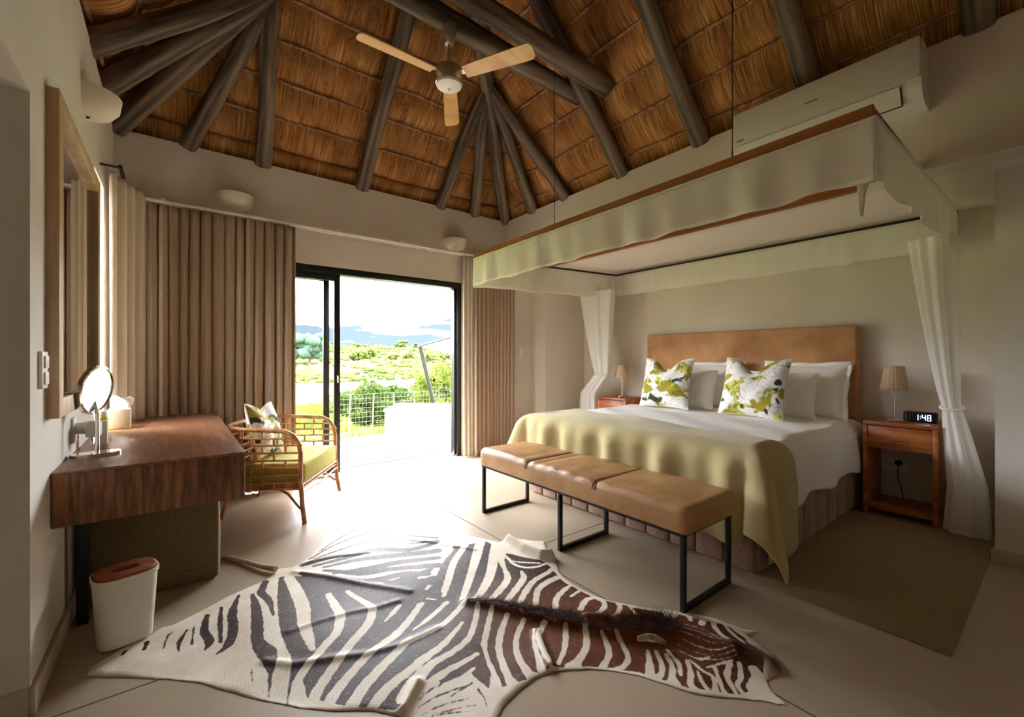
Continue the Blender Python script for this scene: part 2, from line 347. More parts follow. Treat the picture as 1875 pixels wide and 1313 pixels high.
def build_shell():
    # floor: slabs with sawn joints over a dark bed
    fl = tag(box('floor', (-2.4, YF, -.12), (XW+.3, YB+.1, -.012), mk('joint_filler', srgb(70, 60, 50), None, .9)), kind='structure')
    xs = [-2.4, -.42+.02, 1.69, 3.79, XW+.3]; ys = [YF, 0.0, 2.085, YB+.09]
    g = .004
    for i in range(len(xs)-1):
        for j in range(len(ys)-1):
            box('slab', (xs[i]+g, ys[j]+g, -.012), (xs[i+1]-g, ys[j+1]-g, 0), M_floor, fl)
    # door wall (opening X .35..2.78, z 0..2.13), carries on behind the alcove
    D0, D1, DZ = .25, 2.79, 2.135
    b = MB()
    b.box((XL-.3, YB, 0), (D0, YB+TW, ZT)); b.box((D0, YB, DZ), (D1, YB+TW, ZT)); b.box((D1, YB, 0), (XW+.3, YB+TW, ZT))
    struct('wall_back', b, M_wall)
    # stepped pier in the corner of the alcove
    struct('wall_corner', MB().box((3.893, 4.29, 0), (XW+.1, YB+.01, ZS+.05)), M_wall)
    # left wall with window (Y 3.62..4.5) and passage opening (Y .3..2.15)
    b = MB(); W0, W1, WZ0, WZ1 = 3.60, 4.02, .77, 2.36
    b.box((XL-TW, 2.15, 0), (XL, W0, ZT)); b.box((XL-TW, W0, 0), (XL, W1, WZ0)); b.box((XL-TW, W0, WZ1), (XL, W1, ZT)); b.box((XL-TW, W1, 0), (XL, YB+.01, ZT))
    b.box((XL-TW, -.3, 2.1), (XL, 2.15, ZT)); b.box((XL-TW, YF, 0), (XL, -.3, ZT))
    struct('wall_left', b, M_wall2)
    # passage beyond the opening
    b = MB(); b.box((-2.3, 2.15, 0), (XL-TW+.001, 2.37, 2.6)); b.box((-2.3, -.52, 0), (XL-TW+.001, -.3, 2.6))
    b.box((-2.5, -.52, 0), (-2.3, 2.37, 2.6))
    struct('wall_passage', b, M_wall)
    struct('ceiling_passage', MB().box((-2.5, -.52, 2.11), (XL-TW+.001, 2.15, 2.2)), M_wall)
    # bulkhead over the bed alcove, alcove soffit, bed wall, pier on the right
    struct('wall_right', MB().box((XR, YF, ZS+.0), (XR+.2, YB+.01, ZT)), M_wall)
    struct('ceiling_alcove', MB().box((XR+.2, YF, ZS), (XW+.3, YB, ZS+.1)), M_soffit)
    struct('wall_bed', MB().box((XW, YPIL-.1, 0), (XW+.2, YB, ZS)), M_wall)
    struct('wall_pier', MB().box((XPIL, YF, 0), (XW+.1, YPIL, ZS)), M_wall2)
    # wall behind the camera
    b = MB(); b.box((XL-.3, YF-TW, 0), (XW+.2, YF, ZT))
    struct('wall_front', b, M_wall)
    # skirtings
    bb = lambda n, lo, hi: tag(box(n, lo, hi, M_base, None, .004), kind='structure')
    bb('baseboard_left', (XL-.0, 2.15-.015, 0), (XL+.016, 4.5, .09)); bb('baseboard_jamb', (-2.2, 2.135, 0), (XL+.0, 2.15, .09))
    bb('baseboard_right', (XPIL-.016, YF, 0), (XPIL, YPIL+.016, .07)); bb('baseboard_bed', (XW-.016, YPIL+.02, 0), (XW, 4.28, .07))
    bb('baseboard_back', (2.79, YB-.016, 0), (3.893, YB, .07))
build_shell()

# ------------------------------------------------------------------ openings
def build_openings():
    # sliding door
    D = tag(bpy.data.objects.new('door_1', None), kind='structure'); COL.objects.link(D); D.location = (1.5, YB, 0)
    y0, y1 = YB+.02, YB+.15
    box('frame_head', (.25, y0-.015, 2.065), (2.79, y1, 2.135), M_alu, D, .004)
    box('frame_jamb', (.25, y0-.015, 0), (.31, y1, 2.07), M_alu, D, .004); box('frame_jamb', (2.73, y0-.015, 0), (2.79, y1, 2.07), M_alu, D, .004)
    box('floor_track', (.3, y0, -.01), (2.75, y1, .004), M_steel, D)
    def leaf(xa, xb, ya, side):
        s = .058
        p = box('door_leaf', (xa, ya, .015), (xa+s, ya+.04, 2.07), M_alu, D, .003)
        box('stile', (xb-s, ya, .015), (xb, ya+.04, 2.07), M_alu, p, .003)
        box('rail', (xa+s, ya, .015), (xb-s, ya+.04, .085), M_alu, p, .003); box('rail', (xa+s, ya, 2.0), (xb-s, ya+.04, 2.07), M_alu, p, .003)
        box('pane', (xa+s, ya+.017, .085), (xb-s, ya+.023, 2.0), M_glass, p)
        return p
    leaf(.30, 1.255, YB+.095, 0)
    p = leaf(.37, 1.345, YB+.03, 0)
    h = MB(); h.tube([(1.316, YB+.03, 1.02), (1.316, YB+.004, 1.02), (1.316, YB+.004, .95)], .007); h.build('door_handle', M_steel, p, True)
    for k in range(3): box('stile', (2.70+.008*k, YB+.03+.038*k, .015), (2.73, YB+.056+.038*k, 2.07), M_alu, D, .003)
    # left wall window behind the curtain
    W = tag(bpy.data.objects.new('window_1', None), kind='structure'); COL.objects.link(W); W.location = (XL-.1, 4.1, .75)
    for lo, hi in (((XL-.13, 3.60, .77), (XL-.07, 3.63, 2.36)), ((XL-.13, 3.99, .77), (XL-.07, 4.02, 2.36)), ((XL-.13, 3.63, .77), (XL-.07, 3.99, .8)), ((XL-.13, 3.63, 2.33), (XL-.07, 3.99, 2.36))):
        box('window_frame', lo, hi, M_alu, W)
    box('pane', (XL-.103, 3.63, .8), (XL-.097, 3.99, 2.33), M_glass, W)
build_openings()

# ------------------------------------------------------------------ thatched roof
RIDGE_X = (XL+XR)/2; RISE = (XR-XL)/2
LIFT = .15                                      # thatch lies this far above the rafter line
def build_roof():
    roof = tag(bpy.data.objects.new('ceiling', None), kind='structure'); COL.objects.link(roof); roof.location = (RIDGE_X, 1.5, ZT)
    YG = YF                                      # hip at the door end, hip at the other end too
    yc0, yc1 = YG, YB
    row = .215
    # each slope: function (a along eave, t inward) -> point on the thatch plane
    def slope_pt(kind, a, t):
        z = ZT+t+LIFT*1.2
        if kind == 'back': return a, YB-t, z
        if kind == 'front': return a, YG+t, z
        if kind == 'right': return XR-t, a, z
        return XL+t, a, z
    normals = {'back': (0, -1, -1), 'front': (0, 1, -1), 'right': (-1, 0, -1), 'left': (1, 0, -1)}
    straw_v = []; straw_f = []
    for kind in ('back', 'right', 'left', 'front'):
        nr = np.array(normals[kind])/math.sqrt(2)
        lo, hi = (XL, XR) if kind in ('back', 'front') else (YG, YB)
        T = RISE+.2; nt_ = 110; na = 90 if kind in ('back', 'front') else 150
        t = np.linspace(-.35, T, nt_); s = np.linspace(0, 1, na)
        P = np.zeros((nt_, na, 3)); UV = np.zeros((nt_, na, 2))
        for i, tt in enumerate(t):
            l, h = lo+tt-.03, hi-tt+.03
            if h < l: l = h = (l+h)/2
            a = l+(h-l)*s
            ph = ((tt+.02)/row) % 1
            bulge = .036*math.sin(PI*ph)**.7
            wob = .010*np.sin(a*7.3+tt*9)+.006*np.sin(a*17.1-tt*5)
            x, y, z = slope_pt(kind, a, np.full(na, tt))
            base = np.stack([np.broadcast_to(x, na), np.broadcast_to(y, na), np.broadcast_to(z, na)], -1)
            P[i] = base+nr*(bulge+wob)[:, None] if hasattr(wob, '__len__') else base
            UV[i, :, 0] = a; UV[i, :, 1] = tt*1.414
        o = npgrid('thatch', P, M_thatch, roof, UV, True); 
        # battens
        k = 0
        while True:
            tt = -.02+row*k; k += 1
            l, h = lo+tt, hi-tt
            if h-l < .25: break
            n = max(3, int((h-l)/.16)); pts = []
            for q in range(n+1):
                a = l+(h-l)*q/n; x, y, z = slope_pt(kind, a, tt); j = random.uniform(-.006, .006)
                pts.append((x+nr[0]*.018+(j if nr[0] else 0), y+nr[1]*.018+(j if nr[1] else 0), z+nr[2]*.018+random.uniform(-.006, .006)))
            if kind == 'front' and k > 1: continue
            MB().tube(pts, [random.uniform(.012, .017) for _ in pts], 6).build('batten', M_batten, roof, 'all')
        # loose reeds standing proud of the thatch
        if kind != 'front':
            cnt = 9000
            for _ in range(cnt):
                tt = random.uniform(0, RISE); l, h = lo+tt, hi-tt
                a = random.uniform(l, h)
                if kind != 'back' and a < 0: continue
                ph = ((tt+.02)/row) % 1
                if ph > .8: tt -= .25*row
                ln = random.uniform(.08, .18); da = random.gauss(0, .005); w = random.uniform(.0008, .0015); hgt = .034*math.sin(PI*(((tt+.02)/row) % 1))**.7+random.uniform(0, .012)
                p = np.array(slope_pt(kind, a, tt))+nr*hgt; q = np.array(slope_pt(kind, a+da, tt+ln*.7))+nr*(.03*math.sin(PI*(((tt+ln*.7+.02)/row) % 1))**.7+random.uniform(.002, .014))
                e = np.array([1, 0, 0]) if kind == 'back' else np.array([0, 1, 0])
                n0 = len(straw_v); straw_v += [p-e*w, p+e*w, q+e*w, q-e*w]; straw_f.append([n0, n0+1, n0+2, n0+3])
    b = MB(); b.v = [tuple(x) for x in straw_v]; b.f = straw_f; b.mi = [0]*len(straw_f)
    tag(b.build('thatch_reeds', M_straw, roof, recalc=False), kind='stuff')
    # unseen thatched eave, added to keep overhead sky light off the floor
    a_ = np.linspace(XL-1.2, XW+1.2, 60); t_ = np.linspace(0, .86, 14); P = np.zeros((14, 60, 3)); UV = np.zeros((14, 60, 2))
    for i, tt in enumerate(t_):
        P[i, :, 0] = a_; P[i, :, 1] = YB+.02+tt; P[i, :, 2] = ZT+LIFT*1.2-tt-.015*math.sin(PI*((tt/row) % 1)); UV[i, :, 0] = a_; UV[i, :, 1] = -tt*1.414
    npgrid('added_eave', P, M_thatch, roof, UV, True, thick=.12)
    # poles
    def pole(name, a, c, r0=.068, r1=.058, over=.0, bend=.012):
        a = Vector(a); c = Vector(c); d = (c-a); n = max(6, int(d.length/.12)); dn = d.normalized()
        sx = dn.orthogonal().normalized(); sy_ = dn.cross(sx); p1, p2 = random.uniform(0, 6), random.uniform(0, 6)
        pts = []; rs = []; r0 *= 1.12; r1 *= 1.12; Ln = d.length
        for i in range(n+1):
            f = i/n; pts.append((bend*math.sin(f*5+p1), bend*math.sin(f*4+p2), Ln*f)); rs.append((r0+(r1-r0)*f)*(1+.04*math.sin(f*9+p1*2))*random.uniform(.98, 1.02))
        o = MB().tube(pts, rs, 14).build(name, M_pole, None, 'all'); o.parent = roof
        o.rotation_mode = 'QUATERNION'; o.rotation_quaternion = dn.to_track_quat('Z', 'Y'); o.location = a-roof.location
        return o
    zf = ZT+.02                                   # pole axis at wall face
    def foot_back(x): return (x, YB+.02, zf-.02)
    def foot_right(y): return (XR+.02, y, zf-.02)
    def foot_left(y): return (XL-.02, y, zf-.02)
    A = .965                                      # distance of the fan node from the corner
    nodeR = (XR-A, YB-A-.02, zf+A-.02); nodeL = (XL+A, YB-A, zf+A-.02)
    top = lambda y: (RIDGE_X, y, ZT+RISE-.02)
    for x in (2.485, 2.972): pole('rafter', foot_back(x), nodeR, .062, .05)
    for y in (4.062, 3.493): pole('rafter', foot_right(y), nodeR, .062, .05)
    for x in (.082, .632): pole('rafter', foot_back(x), nodeL, .062, .05)
    for y in (4.05, 3.5): pole('rafter', foot_left(y), nodeL, .066, .05)
    pole('hip_pole', (XR, YB, zf-.02), (RIDGE_X, YB-RISE, ZT+RISE-.03), .066, .06)
    pole('hip_pole', (XL, YB, zf-.02), (RIDGE_X, YB-RISE, ZT+RISE-.03), .066, .06)
    pole('rafter', foot_back(1.572), (RIDGE_X, YB-RISE, ZT+RISE-.06), .066, .056)
    for y in (2.697, 1.884, 1.105, .3, -.5):
        pole('rafter', foot_right(y), top(y), .068, .056)
        pole('rafter', foot_left(y), top(y), .068, .056)
    pole('ridge_pole', (RIDGE_X, YB-RISE+.05, ZT+RISE+.02), (RIDGE_X, YG+RISE, ZT+RISE+.02), .06, .06)
    pole('hip_pole', (XR, YG, zf), (RIDGE_X, YG+RISE, ZT+RISE), .066, .06); pole('hip_pole', (XL, YG, zf), (RIDGE_X, YG+RISE, ZT+RISE), .066, .06)
    pole('tie_beam', (XR-.5, 2.80, 3.655), (XL+.5, 2.80, 3.70), .07, .072)
    pole('tie_beam', (XR-.46, 2.50, 3.615), (XL+.5, 2.50, 3.66), .074, .07)
build_roof()

# ------------------------------------------------------------------ ceiling fan
def build_fan():
    cx, cy = 1.575, 2.78
    F = thing('ceiling_fan', (cx, cy, 3.62), 'three-bladed ceiling fan with steel motor and round white cap hanging from a tie beam', 'ceiling fan')
    MB().lathe([(.001, 3.63), (.062, 3.63), (.062, 3.61), (.034, 3.50), (.03, 3.495), (.001, 3.495)], (cx, cy, 0), 24).build('canopy_cup', M_steel, F, 40)
    MB().tube([(cx, cy, 3.51), (cx, cy, 3.32)], .011, 10).build('downrod', M_steel, F, True)
    MB().lathe([(.012, 3.37), (.03, 3.36), (.045, 3.325), (.048, 3.31)], (cx, cy, 0), 20).build('collar', M_black, F, 40)
    MB().lathe([(.001, 3.318), (.088, 3.318), (.1, 3.308), (.1, 3.215), (.096, 3.205), (.001, 3.205)], (cx, cy, 0), 32).build('motor_housing', M_steel, F, 40)
    l = MB().lathe([(.001, 3.168), (.02, 3.168), (.06, 3.176), (.09, 3.19), (.094, 3.206), (.001, 3.206)], (cx, cy, 0), 32).build('bottom_cap', M_fancap, F, 40)
    MB().lathe([(.001, 3.158), (.008, 3.16), (.012, 3.169)], (cx, cy, 0), 12).build('finial', M_steel, l, True)
    for a in (180, -62, 58):
        R = Matrix.Translation((cx, cy, 3.262)) @ Matrix.Rotation(math.radians(a), 4, 'Z') @ Matrix.Rotation(math.radians(-13), 4, 'X')
        b = MB(); b.M = R; w = .062; pts = []
        for x, y in ((.13, -.05), (.55, -w), (.64, -w), (.66, -w+.02), (.665, 0), (.66, w-.02), (.64, w), (.55, w), (.13, .05)): pts.append((x, y))
        b.prism(pts, -.004, .004); bl = b.build('blade', M_blade, F)
        b = MB(); b.M = R; b.box((.08, -.02, .004), (.2, .02, .01), .002); b.build('blade_bracket', M_steel, bl)
build_fan()

# ------------------------------------------------------------------ wall sconces
def sconce(c, n, label):
    """half-bowl uplighter; c on the wall, n pointing into the room"""
    S = thing('wall_sconce', c, label, 'wall light', 'plaster uplighter sconces')
    cx, cy, cz = c; a = math.atan2(n[1], n[0]); R = .15
    prof = [(.02, -.075), (.06, -.072), (.11, -.05), (.14, -.01), (R, .055), (R-.012, .055), (.125, -.005), (.09, -.05), (.02, -.062)]
    MB().lathe(prof, c, 20, a-PI/2, a+PI/2).build('bowl', M_bulbw, S, 50)
    t = (-n[1], n[0])
    b = MB(); pts = []
    lo = (cx-abs(t[0])*.07+min(0, n[0])*.012, cy-abs(t[1])*.07+min(0, n[1])*.012, cz-.05); hi = (cx+abs(t[0])*.07+max(0, n[0])*.012, cy+abs(t[1])*.07+max(0, n[1])*.012, cz+.05)
    b.box(lo, hi, .003).build('back_plate', M_white, S)
sconce((.417, YB, 2.61), (0, -1), 'white half-bowl sconce above the wide taupe curtain')
sconce((2.69, YB, 2.59), (0, -1), 'white half-bowl sconce above the curtain rail end by the canopy')
sconce((XL, 3.28, 2.59), (1, 0), 'large white half-bowl sconce on the wall above the framed mirror')

# ------------------------------------------------------------------ curtains
def curtain(name, pts0, z0, z1, folds, amp, mat, label, n=None, seed=0, group=None, thing_parts=True, slack=.15):
    """pts0: two end points (x,y) of the track; folds along it"""
    r = np.random.default_rng(seed); p0 = np.array(pts0[0], float); p1 = np.array(pts0[1], float); d = p1-p0; L = np.linalg.norm(d); d /= L; nrm = np.array([d[1], -d[0]])
    nu = folds*10+1; nz = 36; s = np.linspace(0, 1, nu)
    knots = np.cumsum(r.uniform(.6, 1.4, folds*2+1)); knots = (knots-knots[0])/(knots[-1]-knots[0])
    ph = np.interp(s, knots, np.arange(folds*2+1)*PI)
    am = np.interp(s, np.linspace(0, 1, folds+1), amp*r.uniform(.6, 1.25, folds+1))
    P = np.zeros((nz, nu, 3))
    sway = np.interp(s, np.linspace(0, 1, folds+1), r.normal(0, .012, folds+1))
    for i in range(nz):
        f = i/(nz-1); z = z1+(z0-z1)*f
        off = am*np.sin(ph)*(.75+.35*f)+am*.25*np.sin(2*ph+.6+f*1.5)
        along = s*L+sway*f+am*.3*np.sin(2*ph)*(.5+.5*f)
        xy = p0+d*along[:, None]+nrm*off[:, None]
        P[i, :, :2] = xy; P[i, :, 2] = z
    o = npgrid(name, P, mat, None, None, True, thick=.004)
    return tag(o, label, 'curtain', group)
ZR = 2.45
curtain('curtain', ((-.25, 4.49), (.885, 4.47)), .012, ZR-.01, 15, .036, M_curt, 'wide taupe floor-length curtain with deep folds behind the oak desk', seed=3)
curtain('curtain', ((-.352, 3.87), (-.185, 4.24)), .755, ZR-.01, 4, .026, M_curt2, 'pale linen curtain in the corner beside the framed mirror', seed=5)
curtain('curtain', ((2.745, 4.5), (2.87, 4.46)), .012, ZR-.01, 3, .02, M_curt2, 'narrow pale curtain edge against the open sliding door frame', seed=8)
curtain('curtain', ((2.875, 4.45), (3.5, 4.45)), .012, ZR-.01, 11, .034, M_curt3, 'pinkish-brown tightly gathered curtain beside the light switch', seed=9)
def tracks():
    T = thing('curtain_track', (1.6, 4.5, ZR), 'white metal curtain track along the sliding door wall', 'curtain rail')
    box('rail', (-.3, 4.455, ZR), (3.52, 4.485, ZR+.022), M_white, T, .003); box('rail', (-.3, 4.525, ZR), (3.52, 4.545, ZR+.022), M_white, T, .003)
    for k in range(6): x = -.1+.68*k; box('bracket', (x, 4.455, ZR+.022), (x+.03, YB, ZR+.036), M_white, T, .002)
    for x in (1.35, 1.95, 2.3): MB().tube([(x, 4.47, ZR), (x, 4.47, ZR-.045)], .005, 6).build('glider', M_white, T)
    T = thing('curtain_track', (XL+.1, 4.1, ZR-.01), 'short dark curtain pole on the wall beside the mirror', 'curtain rail')
    MB().tube([(-.29, 3.80, ZR+.005), (-.29, 4.42, ZR+.005)], .012, 10).build('pole', M_black, T, True)
    for y in (3.83, 4.38): MB().tube([(-.29, y, ZR+.005), (XL, y, ZR+.005)], .008, 8).build('bracket', M_black, T, True)
tracks()

# ------------------------------------------------------------------ wall mirror, switches, sockets
def build_wall_bits():
    x1 = XL+.037; y0, y1, z0, z1, w = 2.37, 3.50, .97, 2.235, .075
    m = thing('wall_mirror', (XL, (y0+y1)/2, z0), 'tall wall mirror in a broad pale wood frame above the desk', 'mirror')
    box('frame_side', (XL, y0, z0), (x1, y0+w, z1), M_mframe, m, .003); box('frame_side', (XL, y1-w, z0), (x1, y1, z1), M_mframe, m, .003)
    box('frame_rail', (XL, y0+w, z0), (x1, y1-w, z0+w), M_mframe, m, .003); box('frame_rail', (XL, y0+w, z1-w), (x1, y1-w, z1), M_mframe, m, .003)
    box('mirror_glass', (XL, y0+w, z0+w), (XL+.012, y1-w, z1-w), M_mirror, m)
    def plate(name, lo, hi, label, cat, rockers, axis, mat=M_white):
        t = thing(name, ((lo[0]+hi[0])/2, (lo[1]+hi[1])/2, lo[2]), label, cat); box('plate', lo, hi, mat, t, .002)
        for r in rockers: box(r[0], r[1], r[2], r[3], t, .002)
        return t
    plate('light_switch', (XL, 2.255, 1.09), (XL+.012, 2.335, 1.225), 'white double light switch on the wall beside the framed mirror', 'switch',
          [('rocker', (XL+.012, 2.27, 1.165), (XL+.018, 2.32, 1.21), M_white), ('rocker', (XL+.012, 2.27, 1.105), (XL+.018, 2.32, 1.15), M_white)], 0)
    plate('light_switch', (3.68, YB-.01, 1.22), (3.755, YB, 1.345), 'white light switch beside the gathered pinkish-brown curtain', 'switch',
          [('rocker', (3.695, YB-.016, 1.25), (3.74, YB-.01, 1.315), M_white)], 1)
    s = plate('wall_socket', (XL, 2.86, .80), (XL+.01, 2.95, .92), 'white wall socket above the desk with adapter plugged in', 'socket', [], 0)
    a = thing('plug_adapter', (XL+.04, 2.91, .85), 'white power adapter plugged into the socket above the desk', 'adapter')
    b = MB(); b.tube([(XL+.01, 2.91, .865), (XL+.05, 2.91, .865)], [.027, .03], 14).build('plug_body', M_white, a, 40)
    box('adapter_block', (XL+.045, 2.875, .82), (XL+.1, 2.945, .895), M_white, a, .01)
    for y in (2.89, 2.93): MB().tube([(XL+.07, y, .825), (XL+.07, y, .79)], .006, 8).build('pin', M_chrome, a, True)
    s = plate('wall_socket', (XW-.01, .80, .285), (XW, .965, .395), 'white double wall socket with plug behind the nightstand by the clock', 'socket', [], 0)
    MB().tube([(XW-.01, .845, .355), (XW-.045, .845, .355)], .024, 12).build('black_plug', M_black, s, 40)
    box('white_plug', (XW-.04, .9, .31), (XW-.01, .935, .345), M_white, s, .004)
    MB().tube([(XW-.04, .845, .34), (XW-.05, .85, .25), (XW-.03, .83, .15), (XW-.04, .8, .02)], .003, 6).build('cable', M_black, s, True)
build_wall_bits()

# ------------------------------------------------------------------ desk and what stands on it
DZ_ = .75
def build_desk():
    d = thing('floating_desk', (-.06, 3.4, .5), 'thick oak veneer wall-mounted desk along the mirror wall', 'desk')
    box('body', (XL+.002, 2.445, .53), (.262, 4.36, DZ_-.012), M_desk, d, .002); box('top', (XL+.002, 2.443, DZ_-.012), (.264, 4.36, DZ_), M_desktop, d, .002)
    box('leg', (XL+.035, 2.72, 0), (XL+.075, 2.78, .53), M_black, d, .003)
    o = thing('ottoman', (-.085, 3.1, 0), 'olive wool upholstered ottoman pushed under the oak desk', 'ottoman')
    box('body', (-.345, 2.86, .0), (.185, 3.3, .47), M_ott, o, .022, 3)
    MB().tube([(.183, 2.868, .02), (.186, 2.866, .25), (.183, 2.868, .45)], .006, 6).build('edge_strip', M_piping, o, True)  # pale strip up the front right edge
    # waste bin
    b = thing('waste_bin', (-.175, 2.5, 0), 'white tapered waste bin with terracotta brown holed lid', 'bin')
    prof = MB(); Rz = Matrix.Translation((-.172, 2.47, .006)) @ Matrix.Rotation(math.radians(14), 4, 'Z')
    def oval(w, d_, n=28, p=3.2):
        out = []
        for k in range(n):
            a = 2*PI*k/n; c, s = math.cos(a), math.sin(a); out.append((w*math.copysign(abs(c)**(2/p), c), d_*math.copysign(abs(s)**(2/p), s)))
        return out
    P = []
    for z, w, dd in ((0, .082, .066), (.004, .088, .072), (.27, .104, .088), (.274, .108, .092), (.29, .109, .093), (.292, .104, .088), (.2, .098, .082)):
        P.append([(Rz @ Vector((x, y, z)))[:] for x, y in oval(w, dd)])
    m = MB(); m.grid(np.array(P), wrap=True); n = 28; m.add(P[0], [list(range(n))]); m.build('tub', M_binw, b, 40)
    # lid: ring with oval hole
    P = []
    for z, w, dd, pp in ((.288, .1, .084, 3.2), (.297, .1, .084, 3.2), (.3, .096, .08, 3.2), (.3, .05, .026, 2), (.285, .05, .026, 2), (.285, .1, .084, 3.2)):
        P.append([(Rz @ Vector((x, y, z)))[:] for x, y in oval(w, dd, 28, pp)])
    MB().grid(np.array(P), wrap=True).build('lid', M_lid, b, 35)
    # make-up mirror
    v = thing('vanity_mirror', (-.295, 2.76, DZ_), 'round chrome tilting make-up mirror on the oak desk', 'mirror')
    m = MB(); m.M = Matrix.Translation((-.295, 2.775, DZ_)) @ Matrix.Rotation(math.radians(8), 4, 'Z')
    for z0, z1, w in ((0, .014, .088),): m.prism(oval(w, .05, 32, 2.4), z0, z1)
    m.build('base', M_chrome, v, 40)
    MB().tube([(-.29, 2.77, DZ_+.012), (-.29, 2.77, DZ_+.2)], .0085, 14).build('stem', M_chrome, v, 40)
    C = Vector((-.296, 2.77, DZ_+.305)); nrm = Vector((.88, -.38, -.13)).normalized()
    R = Matrix.Translation(C) @ nrm.to_track_quat('Z', 'Y').to_matrix().to_4x4()
    m = MB(); m.M = R; m.lathe([(.001, -.018), (.098, -.018), (.112, -.011), (.114, 0), (.113, .008), (.104, .01), (.102, .006)], (0, 0, 0), 40); m.build('rim', M_chrome, v, 40)
    m = MB(); m.M = R; m.lathe([(.001, .006), (.103, .006)], (0, 0, 0), 40); m.build('mirror_disc', M_mirror, v, 'all')
    a = R @ Vector((0, -.0, -.018)); MB().tube([(-.29, 2.77, DZ_+.195), a], .007, 10).build('pivot', M_chrome, v, True)
    # tissue box with tissue
    t = thing('tissue_box', (-.29, 3.765, DZ_), 'cream tissue box with a white tissue sticking out on the desk', 'tissue box')
    box('carton', (-.345, 3.71, DZ_), (-.235, 3.82, DZ_+.125), mk('carton', srgb(224, 214, 190), None, .8), t, .004)
    s = np.linspace(0, 1, 9); q = np.linspace(0, 1, 7); P = np.zeros((9, 7, 3))
    for i, a in enumerate(s):
        for j, b_ in enumerate(q): P[i, j] = (-.33+.085*b_+.01*math.sin(a*3)+.03*a*(b_-.3), 3.765+.02*math.sin(b_*5+a*2)*(.3+a), DZ_+.125+.085*a*(1-.5*abs(b_-.4))+.012*math.sin(b_*9)*a)
    npgrid('tissue', P, M_linen, t, None, True, thick=.002)
    # white container and lime bottle beside the adapter
    w = thing('white_box', (-.3, 3.1, DZ_), 'small upright white carton on the desk behind the make-up mirror', 'box')
    box('carton', (-.335, 3.08, DZ_), (-.285, 3.12, DZ_+.12), M_white, w, .003); box('flap', (-.335, 3.08, DZ_+.12), (-.285, 3.12, DZ_+.124), M_white, w, .001)
    w = thing('spray_can', (-.35, 3.60, DZ_), 'small lime-labelled spray can with white cap on the desk', 'spray can')
    MB().lathe([(.001, 0), (.02, 0), (.022, .01), (.022, .09), (.017, .097), (.001, .097)], (-.35, 3.60, DZ_), 18).build('can', M_lime, w, 40)
    MB().lathe([(.018, .095), (.018, .118), (.012, .13), (.001, .132)], (-.35, 3.60, DZ_), 18).build('cap', M_white, w, 40)
build_desk()

# ------------------------------------------------------------------ pillows
def pillow(name, w, h, d, base, lean, yaw, mat, label, cat, group=None, chop=0, flange=0, seed=0, roll=0, extra=None):
    """stands on its lower edge at base; local x across, z up, faces -y before yaw"""
    n = 33; r = np.random.default_rng(seed); a = np.linspace(-1, 1, n); U, V = np.meshgrid(a, a, indexing='ij')
    def half(sg):
        e = (1-np.abs(U)**2.6)*(1-np.abs(V)**2.6); th = d/2*np.clip(e, 0, 1)**.55
        pin = 1-.07*(1-np.abs(V)**2)*np.abs(U)**3; pin2 = 1-.07*(1-np.abs(U)**2)*np.abs(V)**3
        X = U*w/2*pin; Z = (V*pin2+1)*h/2
        if chop: Z = Z-chop*np.exp(-(U/.36)**2)*np.clip((V+.2)/1.2, 0, 1)**2; th = th*(1-.35*np.exp(-(U/.3)**2)*np.clip(V, 0, 1))
        wr = .006*np.sin(U*5+V*3+seed)+.005*np.sin(U*9-V*6+seed*2); Y = sg*(th+wr*np.clip(e, 0, 1)**.5)
        return np.stack([X, Y, Z], -1)
    M = Matrix.Translation(base) @ Matrix.Rotation(yaw, 4, 'Z') @ Matrix.Rotation(roll, 4, 'Y') @ Matrix.Rotation(-lean, 4, 'X')
    UV = np.stack([(U+1)/2*w*2, (V+1)/2*h*2], -1)
    t = thing(name, base, label, cat, group)
    Mn = np.array(M)
    tr = lambda P: P@Mn[:3, :3].T+Mn[:3, 3]
    f, bk = half(-1), half(1)
    vs = np.concatenate([f.reshape(-1, 3), bk.reshape(-1, 3)]); vs = tr(vs)-np.array(base)
    me = bpy.data.meshes.new('cover'); F = []
    for k in (0, 1):
        I, J = np.meshgrid(np.arange(n-1), np.arange(n-1), indexing='ij'); q = np.stack([I*n+J, (I+1)*n+J, (I+1)*n+J+1, I*n+J+1], -1).reshape(-1, 4)+k*n*n
        F += (q if k == 0 else q[:, ::-1]).tolist()
    me.from_pydata(vs.tolist(), [], F)
    uvs = np.concatenate([UV.reshape(-1, 2), UV.reshape(-1, 2)+3]); l = me.uv_layers.new(name='uv'); l.data.foreach_set('uv', uvs[np.array(F).reshape(-1)].astype(np.float32).reshape(-1))
    link('cover', me, mat, t, True)
    edge = [(-1, -1), (1, -1), (1, 1), (-1, 1)]
    idx = [(0, j) for j in range(n)]+[(i, n-1) for i in range(n)]+[(n-1, j) for j in range(n-1, -1, -1)]+[(i, 0) for i in range(n-1, -1, -1)]
    E = np.array([f[i, j]*.5+bk[i, j]*.5 for i, j in idx])
    if flange:
        c = E.mean(0); dirs = E-c; rad = np.abs(dirs).max(1, keepdims=True)
        Eo = E+np.sign(dirs)*(np.abs(dirs) > np.array([w*.46, 1, h*.46]))*flange; Eo[:, 1] += .012*np.sin(np.arange(len(E))*.5)
        P = np.stack([tr(E), tr(Eo)]); npgrid('flange', P, mat, t, None, True, thick=.005)
    else:
        MB().tube([p for p in tr(E)[::2]], .004, 5, closed=True).build('seam_piping', M_piping if mat in M_floral else mat, t, True)
    return t

